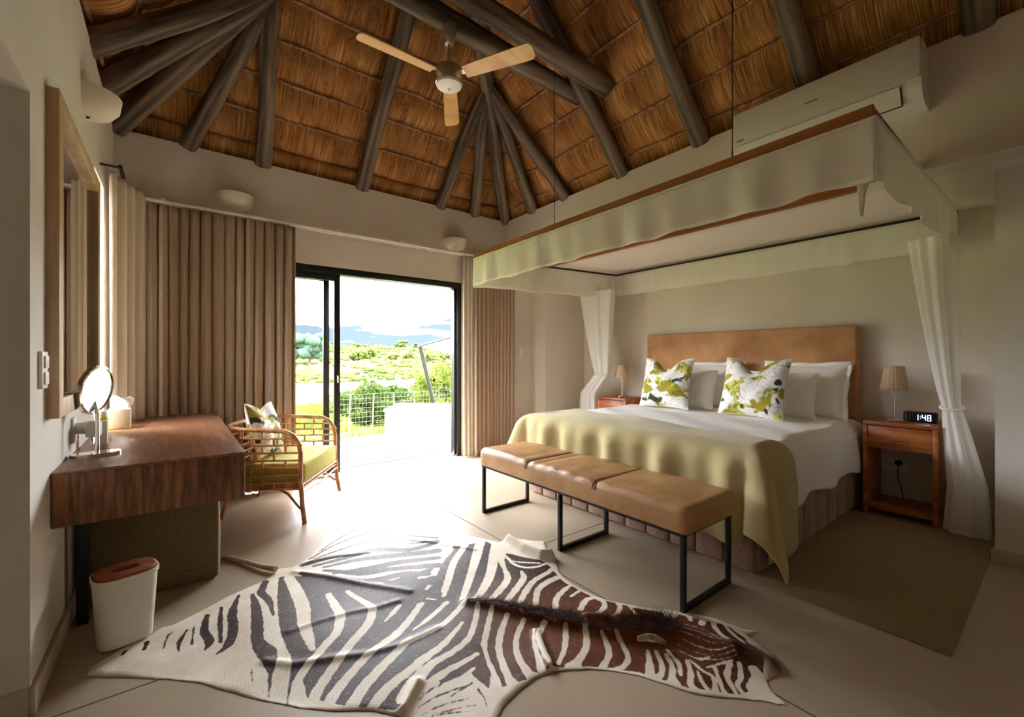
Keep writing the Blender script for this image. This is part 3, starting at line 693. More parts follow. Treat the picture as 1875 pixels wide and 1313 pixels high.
# ------------------------------------------------------------------ rattan armchair
def build_chair():
    A = np.array([.739, 3.415]); B = np.array([1.174, 4.069]); xdir = (B-A)/np.linalg.norm(B-A); fwd = np.array([xdir[1], -xdir[0]])
    Wd = np.linalg.norm(B-A)
    base = ((A+B)/2-fwd*.02)
    t = thing('rattan_armchair', (base[0], base[1], 0), 'rattan tub armchair with lattice sides and olive seat cushion beside the desk', 'armchair')
    M = Matrix(((xdir[0], -fwd[0], 0, base[0]), (xdir[1], -fwd[1], 0, base[1]), (0, 0, 1, 0), (0, 0, 0, 1)))   # local x right, y back
    hw, dp = Wd/2-.015, .60
    def T(n, pts, r, parent=t, seg=8):
        b = MB(); b.M = M; b.tube(pts, r, seg); return b.build(n, M_rattan, parent, True)
    # plan curve of the body: front-left -> back -> front-right
    def plan(s):      # s 0..1
        L1 = dp-.2; R = .2; Lb = 2*hw-2*R; tot = 2*L1+PI*R+Lb; d = s*tot
        if d < L1: return (-hw, d)
        d -= L1
        if d < PI/2*R: a = d/R; return (-hw+R-R*math.cos(a), L1+R*math.sin(a))
        d -= PI/2*R
        if d < Lb: return (-hw+R+d, L1+R)
        d -= Lb
        if d < PI/2*R: a = d/R; return (hw-R+R*math.sin(a), L1+R*math.cos(a))
        d -= PI/2*R; return (hw, L1-d)
    zt = lambda s: .66+.035*math.sin(PI*min(1, max(0, s)))
    # hoop: front leg, curved shoulder, arm and back
    pts = []
    for sgn, order in ((-1, 1), (1, -1)):
        leg = [(sgn*hw*1.04, -.02, 0), (sgn*hw*1.01, .0, .12), (sgn*hw, .015, .3), (sgn*hw, .015, .5), (sgn*hw, .03, .58), (sgn*hw, .065, .635)]
        pts.append(leg)
    arm = [(*plan(s), zt(s)) for s in np.linspace(.07, .93, 40)]
    b = MB(); b.M = M; b.tube(pts[0]+arm+pts[1][::-1], .0165, 10); b.build('hoop_frame', M_rattan, t, True)
    for sgn in (-1, 1):
        T('leg', [(sgn*(hw-.1), dp+.03, 0), (sgn*(hw-.11), dp-.01, .15), (sgn*(hw-.1), dp-.03, .3), (sgn*(hw-.1), dp-.02, .66)], .014)
        T('brace', [(sgn*hw, .015, .1), (sgn*hw*.9, .12, .2), (sgn*hw*.8, .25, .255)], .009)
    T('front_rail', [(-hw, .01, .275), (hw, .01, .275)], .013); T('front_rail', [(-hw, .012, .245), (hw, .012, .245)], .009); T('front_rail', [(-hw, .0, .215), (0, .0, .2), (hw, .0, .215)], .008)
    zs = [.245, .29, .345, .40, .455, .51, .565, .615]
    for i, z in enumerate(zs):
        T('lattice_rail', [(*plan(s), z) for s in np.linspace(.0+max(0, (z-.56))*.5, 1-max(0, (z-.56))*.5, 44)], .0075, seg=6)
    k = 0
    for i in range(len(zs)):
        z0 = zs[i]; z1 = zs[i+1] if i+1 < len(zs) else None
        for q in range(11):
            s = (q+(.75 if i % 2 else .25))/11
            if s > .97 or s < .03: continue
            x, y = plan(s); T('lattice_post', [(x, y, z0), (x, y, z1 if z1 else zt(s))], .008, seg=6)
    b = MB(); b.M = M; b.box((-hw+.02, .02, .245), (hw-.02, dp-.06, .28), .005); b.build('seat_deck', M_rattan, t)
    b = MB(); b.M = M; b.box((-hw+.025, -.005, .285), (hw-.025, dp-.08, .425), .022, 4); c = b.build('seat_cushion', M_olive, t, 50)
    # cushion piping
    for z in (.415, .295):
        b = MB(); b.M = M; b.tube([(-hw+.03, .0, z), (hw-.03, .0, z), (hw-.03, dp-.09, z), (-hw+.03, dp-.09, z)], .004, 5, closed=True); b.build('edge_strip', M_olive, c)
    p = M @ Vector((-.075, .36, .432))
    yaw = math.atan2(xdir[1], xdir[0])
    pillow('scatter_cushion', .42, .43, .13, (p.x, p.y, p.z), .26, yaw, M_floral[2], 'floral scatter cushion slumped in the rattan armchair', 'cushion', None, chop=.06, seed=11, roll=.05)
build_chair()

# ------------------------------------------------------------------ bed
BX0, BX1, BY0, BY1, BZ = 2.53, 4.53, 1.06, 2.99, .68
def drape(name, x_back, Wy, front_drop, side_lo, side_hi, z, mat, parent, r=.07, wave=.02, nx=90, ny=120, thick=.008, edge=None, seed=1, flare=.5, bxx=BX0, y0=BY0, y1=BY1, puff=0., label=None, cornerdrop=1.0):
    """cloth over the bed end; x_back(y) = rear edge on top; drops at the foot end and the two sides"""
    rg = np.random.default_rng(seed); ph = rg.uniform(0, 6, 8)
    yy = np.linspace(y0-side_lo, y1+side_hi, ny); P = np.zeros((nx, ny, 3))
    def ease(d):       # overhang d -> (outward, down) with rounded edge of radius r
        if d <= 0: return 0., 0.
        L = r*PI/2
        if d < L: a = d/r; return r*math.sin(a), r*(1-math.cos(a))
        return r, r+(d-L)
    for j, y in enumerate(yy):
        xb = x_back(min(max(y, y0), y1)); xx = np.linspace(xb, bxx-front_drop, nx)
        for i, x in enumerate(xx):
            dx = max(0, bxx+r-x); dyl = max(0, y0+r-y); dyh = max(0, y-(y1-r)); dy = max(dyl, dyh); sg = -1 if dyl > 0 else 1
            px_, py_ = max(x, bxx+r), min(max(y, y0+r), y1-r)
            if dx > 0 and dy > 0:
                th = math.atan2(dy, dx); R = (dx**4+dy**4)**.25*cornerdrop; ou, dn = ease(R); mn = min(dx, dy)
                fl = flare*mn
                wv = .0
                ex, ey = math.cos(th), math.sin(th)
                X = px_-(ou+fl)*ex; Y = py_+sg*(ou+fl)*ey; Z = z-dn
            elif dx > 0:
                ou, dn = ease(dx); k = min(1, dn/.12)
                X = px_-ou-wave*k*(math.sin(y*16+ph[0])*.6+math.sin(y*29+ph[1])*.4)-.012*k; Y = y; Z = z-dn
            elif dy > 0:
                ou, dn = ease(dy); k = min(1, dn/.25)
                X = x; Y = py_+sg*(ou+wave*k*(math.sin(x*11+ph[2])*.6+math.sin(x*21+ph[3])*.4)+.02*k); Z = z-dn
            else: X, Y, Z = x, y, z
            if dx <= 0 and dy <= 0:
                Z += .006*math.sin(x*7+y*5+ph[4])+.004*math.sin(x*13-y*9+ph[5])
            if puff: Z += puff*math.sin(PI*min(1, max(0, (y-y0)/(y1-y0))))*(.6)*math.exp(-max(0, dx)*6)
            if edge and (dy > 0 or dx > 0): Z += edge*math.sin(x*9+y*7+ph[6])*min(1, (dx+dy)/.3)
            P[i, j] = (X, Y, max(Z, .012))
    return npgrid(name, P, mat, parent, None, True, thick=thick)

def build_bed():
    b = thing('bed', ((BX0+BX1)/2, (BY0+BY1)/2, 0), 'king-size bed with tan suede headboard, white duvet and mauve channelled base', 'bed')
    box('base', (BX0+.02, BY0+.02, .02), (BX1, BY1-.02, .36), M_skirt, b, .02)
    # channelled skirt panels
    n = 11; w = (BY1-BY0)/n
    for k in range(n): box('skirt_panel', (BX0-.012, BY0+w*k+.003, .012), (BX0+.03, BY0+w*(k+1)-.003, .37), M_skirt, b, .014, 3)
    n = 9; w = (BX1-BX0)/n
    for k in range(n): box('skirt_panel', (BX0+w*k+.003, BY0-.012, .012), (BX0+w*(k+1)-.003, BY0+.03, .37), M_skirt, b, .014, 3)
    box('mattress', (BX0+.03, BY0+.03, .36), (BX1, BY1-.03, .64), M_linen, b, .07, 4)
    # headboard
    h = MB(); h.box((4.53, 1.09, .02), (XW-.005, 3.16, 1.49), .025, 4); h.build('headboard', M_suede, b, 50)
    drape('duvet', lambda y: BX1-.02, .0, .36, .32, .32, BZ, M_linen, b, r=.1, wave=.014, edge=.02, seed=4, thick=.012, puff=.02, flare=.18, y0=BY0-.02, y1=BY1+.06)
    # throw
    def xb(y): return float(np.interp(y, [1.0, 1.2, 1.46, 1.99, 2.64, 3.1], [2.86, 2.86, 2.88, 2.98, 3.08, 3.12]))
    t = drape('throw_blanket', xb, 0, .47, .57, .42, BZ+.018, M_throw, None, r=.1, wave=.03, edge=.012, seed=12, thick=.009, puff=.02, flare=.42, bxx=BX0-.075, y0=BY0-.065, y1=BY1+.085, cornerdrop=.87)
    tag(t, 'sage green throw blanket draped over the foot of the bed', 'throw')
    # pillows
    yaw = -PI/2
    zb = BZ+.02
    pillow('bed_pillow', .62, .46, .17, (4.315, 1.44, zb), .27, yaw, M_pillow, 'large white flanged pillow against the headboard beside the clock nightstand', 'pillow', 'bed pillows', flange=.035, seed=2)
    pillow('bed_pillow', .62, .46, .17, (4.315, 2.30, zb), .27, yaw, M_pillow, 'large white flanged pillow against the headboard near the window side', 'pillow', 'bed pillows', flange=.035, seed=3)
    pillow('bed_pillow', .56, .40, .15, (4.115, 1.55, zb), .28, yaw, M_pillow, 'medium cream pillow leaning in front of the flanged pillow beside the clock nightstand', 'pillow', 'bed pillows', seed=5)
    pillow('bed_pillow', .56, .40, .15, (4.115, 2.40, zb), .28, yaw, M_pillow, 'medium cream pillow leaning in front of the flanged pillow on the window side', 'pillow', 'bed pillows', seed=6)
    pillow('floral_cushion', .54, .52, .17, (3.90, 2.53, zb), .26, yaw+.05, M_floral[0], 'floral cushion with yellow-green corner on the window side of the bed', 'cushion', 'floral cushions on the bed', chop=.13, seed=7)
    pillow('floral_cushion', .54, .52, .17, (3.86, 1.68, zb), .26, yaw-.04, M_floral[1], 'mostly white floral cushion on the clock side of the bed', 'cushion', 'floral cushions on the bed', chop=.13, seed=8, roll=.03)
build_bed()

# ------------------------------------------------------------------ bench
def build_bench():
    b = thing('leather_bench', (2.1, 1.95, 0), 'long tan leather bench on black steel loop legs at the bed foot', 'bench')
    x0, x1, y0, y1 = 1.868, 2.355, 1.095, 2.815
    n = 160; m = 28; s = np.linspace(0, 1, n); P = []
    # rounded rectangular section swept along y
    sec = []
    z0, z1, r = .372, .505, .045
    for cx, cz, a0 in ((x1-r, z1-r, 0), (x0+r, z1-r, 90), (x0+.012, z0+.012, 180), (x1-.012, z0+.012, 270)):
        rr = r if a0 in (0, 90) else .012
        for k in range(7): a = math.radians(a0+90*k/6); sec.append((cx+rr*math.cos(a), cz+rr*math.sin(a)))
    P = np.zeros((n, len(sec), 3))
    for i, f in enumerate(s):
        y = y0+(y1-y0)*f; e = min(f, 1-f)*(y1-y0); k = 1 if e > .05 else math.sqrt(max(0, 1-(1-e/.05)**2))
        for j, (x, z) in enumerate(sec):
            cx, cz = (x0+x1)/2, (z0+z1)/2; top = max(0, (z-cz)/(z1-cz))
            sink = sum(.007*math.exp(-((y-ys)/.012)**2) for ys in (1.655, 2.255))
            wr = top*(.0035*math.sin(y*42+x*9)*math.exp(-((y-1.8)/.25)**2)+.003*math.sin(y*60+x*14)*math.exp(-((y-2.2)/.15)**2))
            kk = .93+.07*k
            P[i, j] = (cx+(x-cx)*(1-.03*(1-k)), y, cz+(z-cz)*(kk if top > 0 else 1)-sink*top+wr+.008*top*math.sin(PI*f*3)**2)
    c = npgrid('seat_cushion', P, M_leather, b, None, True, wrap=True)
    for q in (0, -1): MB().add([tuple(p) for p in P[q]], [list(range(len(sec)))]).build('end_panel', M_leather, b)
    for ys in (1.645, 1.665, 2.245, 2.265):
        pts = [(x, ys, z+.001) for x, z in sec if z > z0+.013]; pts = sorted(pts, key=lambda p: -math.atan2(p[2]-.4, p[0]-2.11))
        MB().tube([(p[0]-.0+(-.0015 if p[0] < x0+.02 else 0), p[1], p[2]-.005) for p in pts], .003, 5).build('stitched_seam', M_stitch, b, True)
    box('seat_frame', (x0+.01, y0+.012, .358), (x1-.01, y1-.012, .374), M_black, b)
    w = .024
    for y in (1.105, 1.935, 2.78):
        l = box('leg', (x0+.012, y, 0), (x0+.012+w, y+w, .36), M_black, b, .002); box('leg', (x1-.036, y, 0), (x1-.036+w, y+w, .36), M_black, b, .002)
        box('foot_bar', (x0+.012+w, y, 0), (x1-.036, y+w, w), M_black, b, .002)
build_bench()

# ------------------------------------------------------------------ bedside tables, lamps, clock
def nightstand(y0, y1, label):
    x0, x1, z1 = 4.215, 4.62, .72; t = .028
    n = thing('nightstand', (x0+.2, (y0+y1)/2, 0), label, 'nightstand', 'wooden bedside tables')
    box('top', (x0, y0, z1-t), (x1, y1, z1), M_night, n, .003); box('side_panel', (x0, y0, .0), (x1, y0+t, z1-t), M_night, n, .002); box('side_panel', (x0, y1-t, .0), (x1, y1, z1-t), M_night, n, .002)
    box('bottom_shelf', (x0+.004, y0+t, .05), (x1, y1-t, .05+t), M_night, n, .002)
    d = box('drawer', (x0+.006, y0+t+.003, z1-.2), (x0+.03, y1-t-.003, z1-t-.006), M_night, n, .002)
    box('drawer_box', (x0+.03, y0+t+.01, z1-.19), (x1-.02, y1-t-.01, z1-t-.012), M_night, n)
    yc = (y0+y1)/2; MB().tube([(x0+.006, yc+.045, z1-.125), (x0-.012, yc+.035, z1-.125), (x0-.012, yc-.035, z1-.125), (x0+.006, yc-.045, z1-.125)], .005, 8).build('drawer_handle', M_steel, d, True)
    return n
nightstand(.562, .983, 'reddish-brown wooden nightstand carrying the digital clock')
nightstand(3.23, 3.66, 'wooden nightstand with lamp behind the tied white drape by the window side')
def table_lamp(c, label):
    l = thing('table_lamp', c, label, 'lamp', 'bedside lamps'); z = c[2]
    MB().lathe([(.001, 0), (.062, 0), (.062, .006), (.05, .012), (.006, .016), (.006, .02)], c, 24).build('base', M_chrome, l, 40)
    MB().tube([(c[0], c[1], z+.015), (c[0], c[1], z+.27)], .0055, 10).build('stem', M_chrome, l, True)
    n = 72; P = np.zeros((8, n, 3))
    for i in range(8):
        f = i/7; r = .088-.03*f
        for k in range(n):
            a = 2*PI*k/n; rr = r*(1+.035*math.sin(a*24)); P[i, k] = (c[0]+rr*math.cos(a), c[1]+rr*math.sin(a), z+.235+.185*f+(.006*math.sin(a*24+1) if i == 0 else 0))
    npgrid('lamp_shade', P, M_shade, l, None, True, wrap=True, thick=.003)
    MB().lathe([(.008, .2), (.014, .215), (.014, .25), (.03, .27), (.032, .3), (.02, .325), (.001, .33)], c, 16).build('bulb', M_white, l, True)
table_lamp((4.43, .835, .72), 'pleated raffia table lamp standing beside the digital clock')
table_lamp((4.42, 3.44, .72), 'pleated raffia table lamp on the nightstand behind the tied drape')
def clock():
    c = thing('alarm_clock', (4.36, .675, .72), 'black digital alarm clock radio with blue-white digits on the nightstand', 'clock')
    R = Matrix.Translation((4.36, .668, .72)) @ Matrix.Rotation(math.radians(6), 4, 'Z')
    b = MB(); b.M = R; b.box((-.03, -.085, .005), (.035, .1, .085), .012, 3); b.build('case', M_black, c, 40)
    b = MB(); b.M = R; b.box((-.0325, -.08, .012), (-.0295, .05, .078), .001); s = b.build('screen', M_screen, c)
    b = MB(); b.M = R; b.tube([(-.02, .075, .008), (-.02, .075, .088)], .02, 14); b.build('speaker', M_black, c, 40)
    b = MB(); b.M = R; b.box((-.034, -.085, .0), (-.026, .09, .007), .001); b.build('chrome_trim', M_chrome, c)
    # digits 1:48 in seven segments, read from the bed side (local -x, text runs toward -y)
    seg = {'1': 'bc', '4': 'fgbc', '8': 'abcdefg'}; h, w, t = .019, .017, .0032
    b = MB(); b.M = R
    y = .036
    for ch in '1:48':
        if ch == ':':
            for z in (.037, .052): b.box((-.0345, y-.003, z), (-.0325, y, z+.004))
            y -= .012; continue
        zc = .045
        S = {'a': ((0, 1), (1, 1)), 'g': ((0, 0), (1, 0)), 'd': ((0, -1), (1, -1)), 'f': ((0, 0), (0, 1)), 'b': ((1, 0), (1, 1)), 'e': ((0, -1), (0, 0)), 'c': ((1, -1), (1, 0))}
        for q in seg[ch]:
            (xa, za), (xb, zb) = S[q]
            ya, yb_ = y-xa*w, y-xb*w; b.box((-.0345, min(ya, yb_)-t/2, zc+min(za, zb)*h-t/2), (-.0325, max(ya, yb_)+t/2, zc+max(za, zb)*h+t/2))
        y -= w+.011
    b.build('digits', M_digit, s)
clock()

# ------------------------------------------------------------------ bed canopy with valance and drapes
CX0, CY0, CY1, CZ = 2.49, .56, 3.82, 2.30
def build_canopy():
    c = thing('bed_canopy', (3.0, 2.1, CZ), 'wooden bed canopy frame with white gathered valance hung over the bed', 'bed canopy')
    zr, zl = 2.345, 2.30
    def rail(n, a, b_, w, h):
        a = Vector(a); b_ = Vector(b_); d = (b_-a).normalized(); s = d.cross(Vector((0, 0, 1))).normalized()*w/2; u = Vector((0, 0, h))
        vs = [a-s, a+s, b_+s, b_-s, a-s-u, a+s-u, b_+s-u, b_-s-u]
        MB().add(vs, [[0, 1, 2, 3], [4, 5, 6, 7], [0, 1, 5, 4], [2, 3, 7, 6], [1, 2, 6, 5], [0, 3, 7, 4]]).build(n, M_canopyw, c)
    rail('front_rail', (CX0, CY0-.02, zr), (CX0, CY1+.02, zl), .035, .05)
    rail('side_rail', (CX0+.018, CY0, zr), (XR, CY0+.0, 2.345), .035, .05); rail('side_rail', (CX0+.018, CY1, zl), (XR, CY1, 2.33), .035, .05)
    rail('wall_rail', (XR-.0, CY0+.25, 2.325), (XR-.0, CY1, 2.325), .05, .045)
    for y, x in ((1.17, CX0), (2.63, CX0)):
        zz = zr+(zl-zr)*(y-CY0)/(CY1-CY0); top = ZT+(XR-x)
        w = MB().tube([(x, y, zz-.01), (x, y, top+.05)], .0028, 6).build('suspension_wire', M_black, c)
        MB().tube([(x, y, zz), (x-.012, y, zz+.02), (x, y, zz+.045), (x+.012, y, zz+.02)], .003, 5, closed=True).build('eye_hook', M_black, w)
    # dark tube under the soffit, at the bed wall and sides
    track = [(CX0+.02, CY1-.01, zl-.055), (XR, CY1-.06, ZS-.03), (4.5, 3.60, ZS-.035), (4.5, .50, ZS-.035), (XR, CY0-.02, ZS-.03), (CX0+.02, CY0+.0, zr-.055)]
    MB().tube(track[1:5], .012, 6).build('dark_tube', M_dark, c)
    # valance: follow path, drop, gathers
    def val(n, a, b_, drop, folds, amp, seed, hem=.02, corner=0.):
        r = np.random.default_rng(seed); a = np.array(a); b_ = np.array(b_); d = b_-a; L = np.linalg.norm(d[:2]); nu = max(40, int(L*90)); nz = 12
        nrm = np.array([d[1], -d[0], 0])/L; s = np.linspace(0, 1, nu); ph = r.uniform(0, 6, 6)
        w = sum(np.sin(s*L*k*2*PI/.33*q+ph[i]) for i, (k, q) in enumerate(((1., .5), (1.7, .55), (2.9, .45)))) / 2.2
        hemw = hem*(np.sin(s*L*9+ph[3])*.6+np.sin(s*L*17+ph[4])*.4)
        P = np.zeros((nz, nu, 3))
        for i in range(nz):
            f = i/(nz-1); P[i] = a+d*s[:, None]+nrm*(amp*w*(.15+.85*f))[:, None]; P[i, :, 2] -= (drop+hemw)*f
        npgrid(n, P, M_val, c, None, True, thick=.003)
        MB().tube([(p[0], p[1], p[2]-.002) for p in P[0][::4]], .007, 6).build('valance_heading', M_val, c, True)
    val('valance', (CX0-.022, CY0-.03, zr-.06), (CX0-.022, CY1+.02, zl-.05), .285, 30, .018, 3, .010)
    val('valance', (4.35, CY0-.07, ZS-.05), (CX0-.02, CY0-.03, zr-.06), .29, 14, .016, 5, .014)
    val('valance', (CX0-.02, CY1+.02, zl-.055), (4.5, 3.60, ZS-.05), .29, 14, .012, 7, .008)
    val('valance', (4.5, 3.60, ZS-.05), (4.5, .5, ZS-.05), .26, 20, .012, 9, .006)
    # loose corner tail of cloth
    P = np.zeros((10, 7, 3))
    for i in range(10):
        f = i/9
        for j in range(7):
            g = j/6-.5; P[i, j] = (CX0+.06+.03*math.sin(g*7+f*2), CY0+.02+g*.07*(1-f)+.02*f, 2.1-.23*f+.03*abs(g)*(1-f))
    npgrid('valance_tail', P, M_val, c, None, True, thick=.003)
build_canopy()
def drape_tied(cx, cy, z1, ztie, w_top, w_tie, w_bot, spread, label, seed, tie_dx=0., tie_dy=0., bot_dx=0., bot_dy=0., top_dy=0., swing=1.):
    t = thing('bed_drape', (cx, cy, 0), label, 'drape', 'voile bed drapes'); r = np.random.default_rng(seed)
    nz, nu = 60, 130; a = np.linspace(0, 2*PI, nu, endpoint=False); P = np.zeros((nz, nu, 3)); k = r.integers(7, 9); ph = r.uniform(0, 6, 4)
    for i in range(nz):
        z = z1*(1-i/(nz-1))+.012
        if z > ztie: f = (z-ztie)/(z1-ztie); g = f**.8; w = w_tie+(w_top-w_tie)*g; ox, oy = tie_dx*(1-g), tie_dy*(1-g)+top_dy*g
        else: f = (ztie-z)/ztie; g = min(1, f*1.0)**.75; w = w_tie+(w_bot-w_tie)*g; h = min(1, f*swing); ox, oy = tie_dx*(1-h)+bot_dx*h, tie_dy*(1-h)+bot_dy*h
        dpt = .35*w+.012
        pl = 1+.13*np.sin(a*k+ph[0]+.4*math.sin(z*3))+.07*np.sin(a*(k//2)+ph[1]+z)
        P[i, :, 0] = cx+ox+np.sin(a)*dpt*pl*spread[0]; P[i, :, 1] = cy+oy+np.cos(a)*w/2*pl*spread[1]; P[i, :, 2] = z
    npgrid('voile', P, M_voile, t, None, True, wrap=True)
    ring = [(cx+tie_dx+math.sin(q)*(.35*w_tie+.02), cy+tie_dy+math.cos(q)*(w_tie/2+.012), ztie+.015*math.sin(q)) for q in np.linspace(0, 2*PI, 24, endpoint=False)]
    MB().tube(ring, .011, 8, closed=True).build('tie_band', M_voile, t, True)
drape_tied(4.26, .56, 2.04, .86, .23, .085, .225, (1, 1), 'long white voile drape tied back beside the clock nightstand', 4, tie_dy=-.06, bot_dx=.0, bot_dy=-.135, top_dy=.03, swing=1.6)
drape_tied(4.27, 3.72, 2.04, 1.0, .50, .19, .30, (.7, 1), 'white voile drape tied back in the alcove corner beside the pier', 6, tie_dy=-.085, bot_dy=.145, swing=4.)

# ------------------------------------------------------------------ air conditioner
def build_ac():
    y0, y1 = .50, 1.52
    a = thing('air_conditioner', (XR-.1, 1.0, 2.62), 'white split air conditioner mounted on the wall above the canopy', 'air conditioner')
    sec = [(XR, 2.70), (XR, 2.985), (3.27, 2.985), (3.255, 2.975), (3.245, 2.75), (3.26, 2.71), (3.30, 2.665), (3.36, 2.645), (XR, 2.645)]
    P = np.zeros((2, len(sec), 3)); b = MB(); vs = [(x, y, z) for y in (y0, y1) for x, z in sec]; n = len(sec)
    b.add(vs, [list(range(n)), list(range(n, 2*n))]+[[i, (i+1) % n, n+(i+1) % n, n+i] for i in range(n)])
    M_ac = mk('ac_plastic', srgb(226, 224, 216), None, .35)
    b.build('casing', M_ac, a, 30)
    box('front_panel', (3.236, y0+.004, 2.755), (3.25, y1-.004, 2.985), M_ac, a, .004)
    MB().tube([(3.2445, y0+.004, 2.968), (3.2445, y1-.004, 2.968)], .002, 5).build('panel_seam', mk('grey_line', srgb(168, 166, 160), None, .5), a)
    ya, yb_ = y0+.09, y1-.05; A1, A2 = (3.242, 2.745), (3.297, 2.655); e = (-.006, -.004)
    vs = [(A1[0], ya, A1[1]), (A1[0], yb_, A1[1]), (A2[0], yb_, A2[1]), (A2[0], ya, A2[1])]; vs += [(x+e[0], y, z+e[1]) for x, y, z in vs]
    MB().add(vs, [[0, 1, 2, 3], [4, 5, 6, 7], [0, 1, 5, 4], [1, 2, 6, 5], [2, 3, 7, 6], [3, 0, 4, 7]]).build('louvre', M_ac, a)
    for p, q in (((3.294, ya-.004, 2.649), (3.294, yb_, 2.649)), ((3.24, ya-.004, 2.735), (3.294, ya-.004, 2.649))): MB().tube([p, q], .004, 6).build('outlet_gap', M_dark, a)
    # maker's mark and small print: tiny raised strokes
    g = mk('grey_print', srgb(120, 118, 112), None, .5)
    def text(body, y, z, size, nm):
        cu = bpy.data.curves.new(nm, 'FONT'); cu.body = body; cu.size = size; cu.extrude = .0006; cu.align_x = 'CENTER'
        o = bpy.data.objects.new(nm, cu); COL.objects.link(o); cu.materials.append(g); o.parent = a
        o.rotation_euler = (PI/2, 0, -PI/2); o.location = Vector((3.2352, y, z))-a.location
    box('maker_mark', (3.2345, .985, 2.855), (3.2365, 1.06, 2.863), g, a); box('maker_mark', (3.2345, 1.44, 2.775), (3.2365, 1.49, 2.785), g, a)
build_ac()
def downlight():
    c = on_z(1310, 455, ZS)
    d = thing('downlight', (c[0], c[1], ZS-.01), 'tiny recessed downlight in the alcove soffit above the bed', 'downlight')
    MB().lathe([(.022, 0), (.035, -.004), (.036, .0)], (c[0], c[1], ZS), 20).build('trim_ring', M_white, d, True); MB().lathe([(.001, -.001), (.022, -.001)], (c[0], c[1], ZS), 20).build('lens', M_steel, d)
downlight()

# ------------------------------------------------------------------ rug beside the bed
rug = thing('floor_rug', (3.3, .68, 0), 'flat beige sisal rug on the floor beside the bed', 'rug')
box('weave', (2.465, .30, 0.001), (4.19, 1.36, .008), M_rug, rug, .003)
for lo, hi in (((2.46, .29, .001), (2.475, 1.36, .009)), ((2.475, .29, .001), (4.19, .305, .009))): box('binding', lo, hi, M_rug, rug, .003)

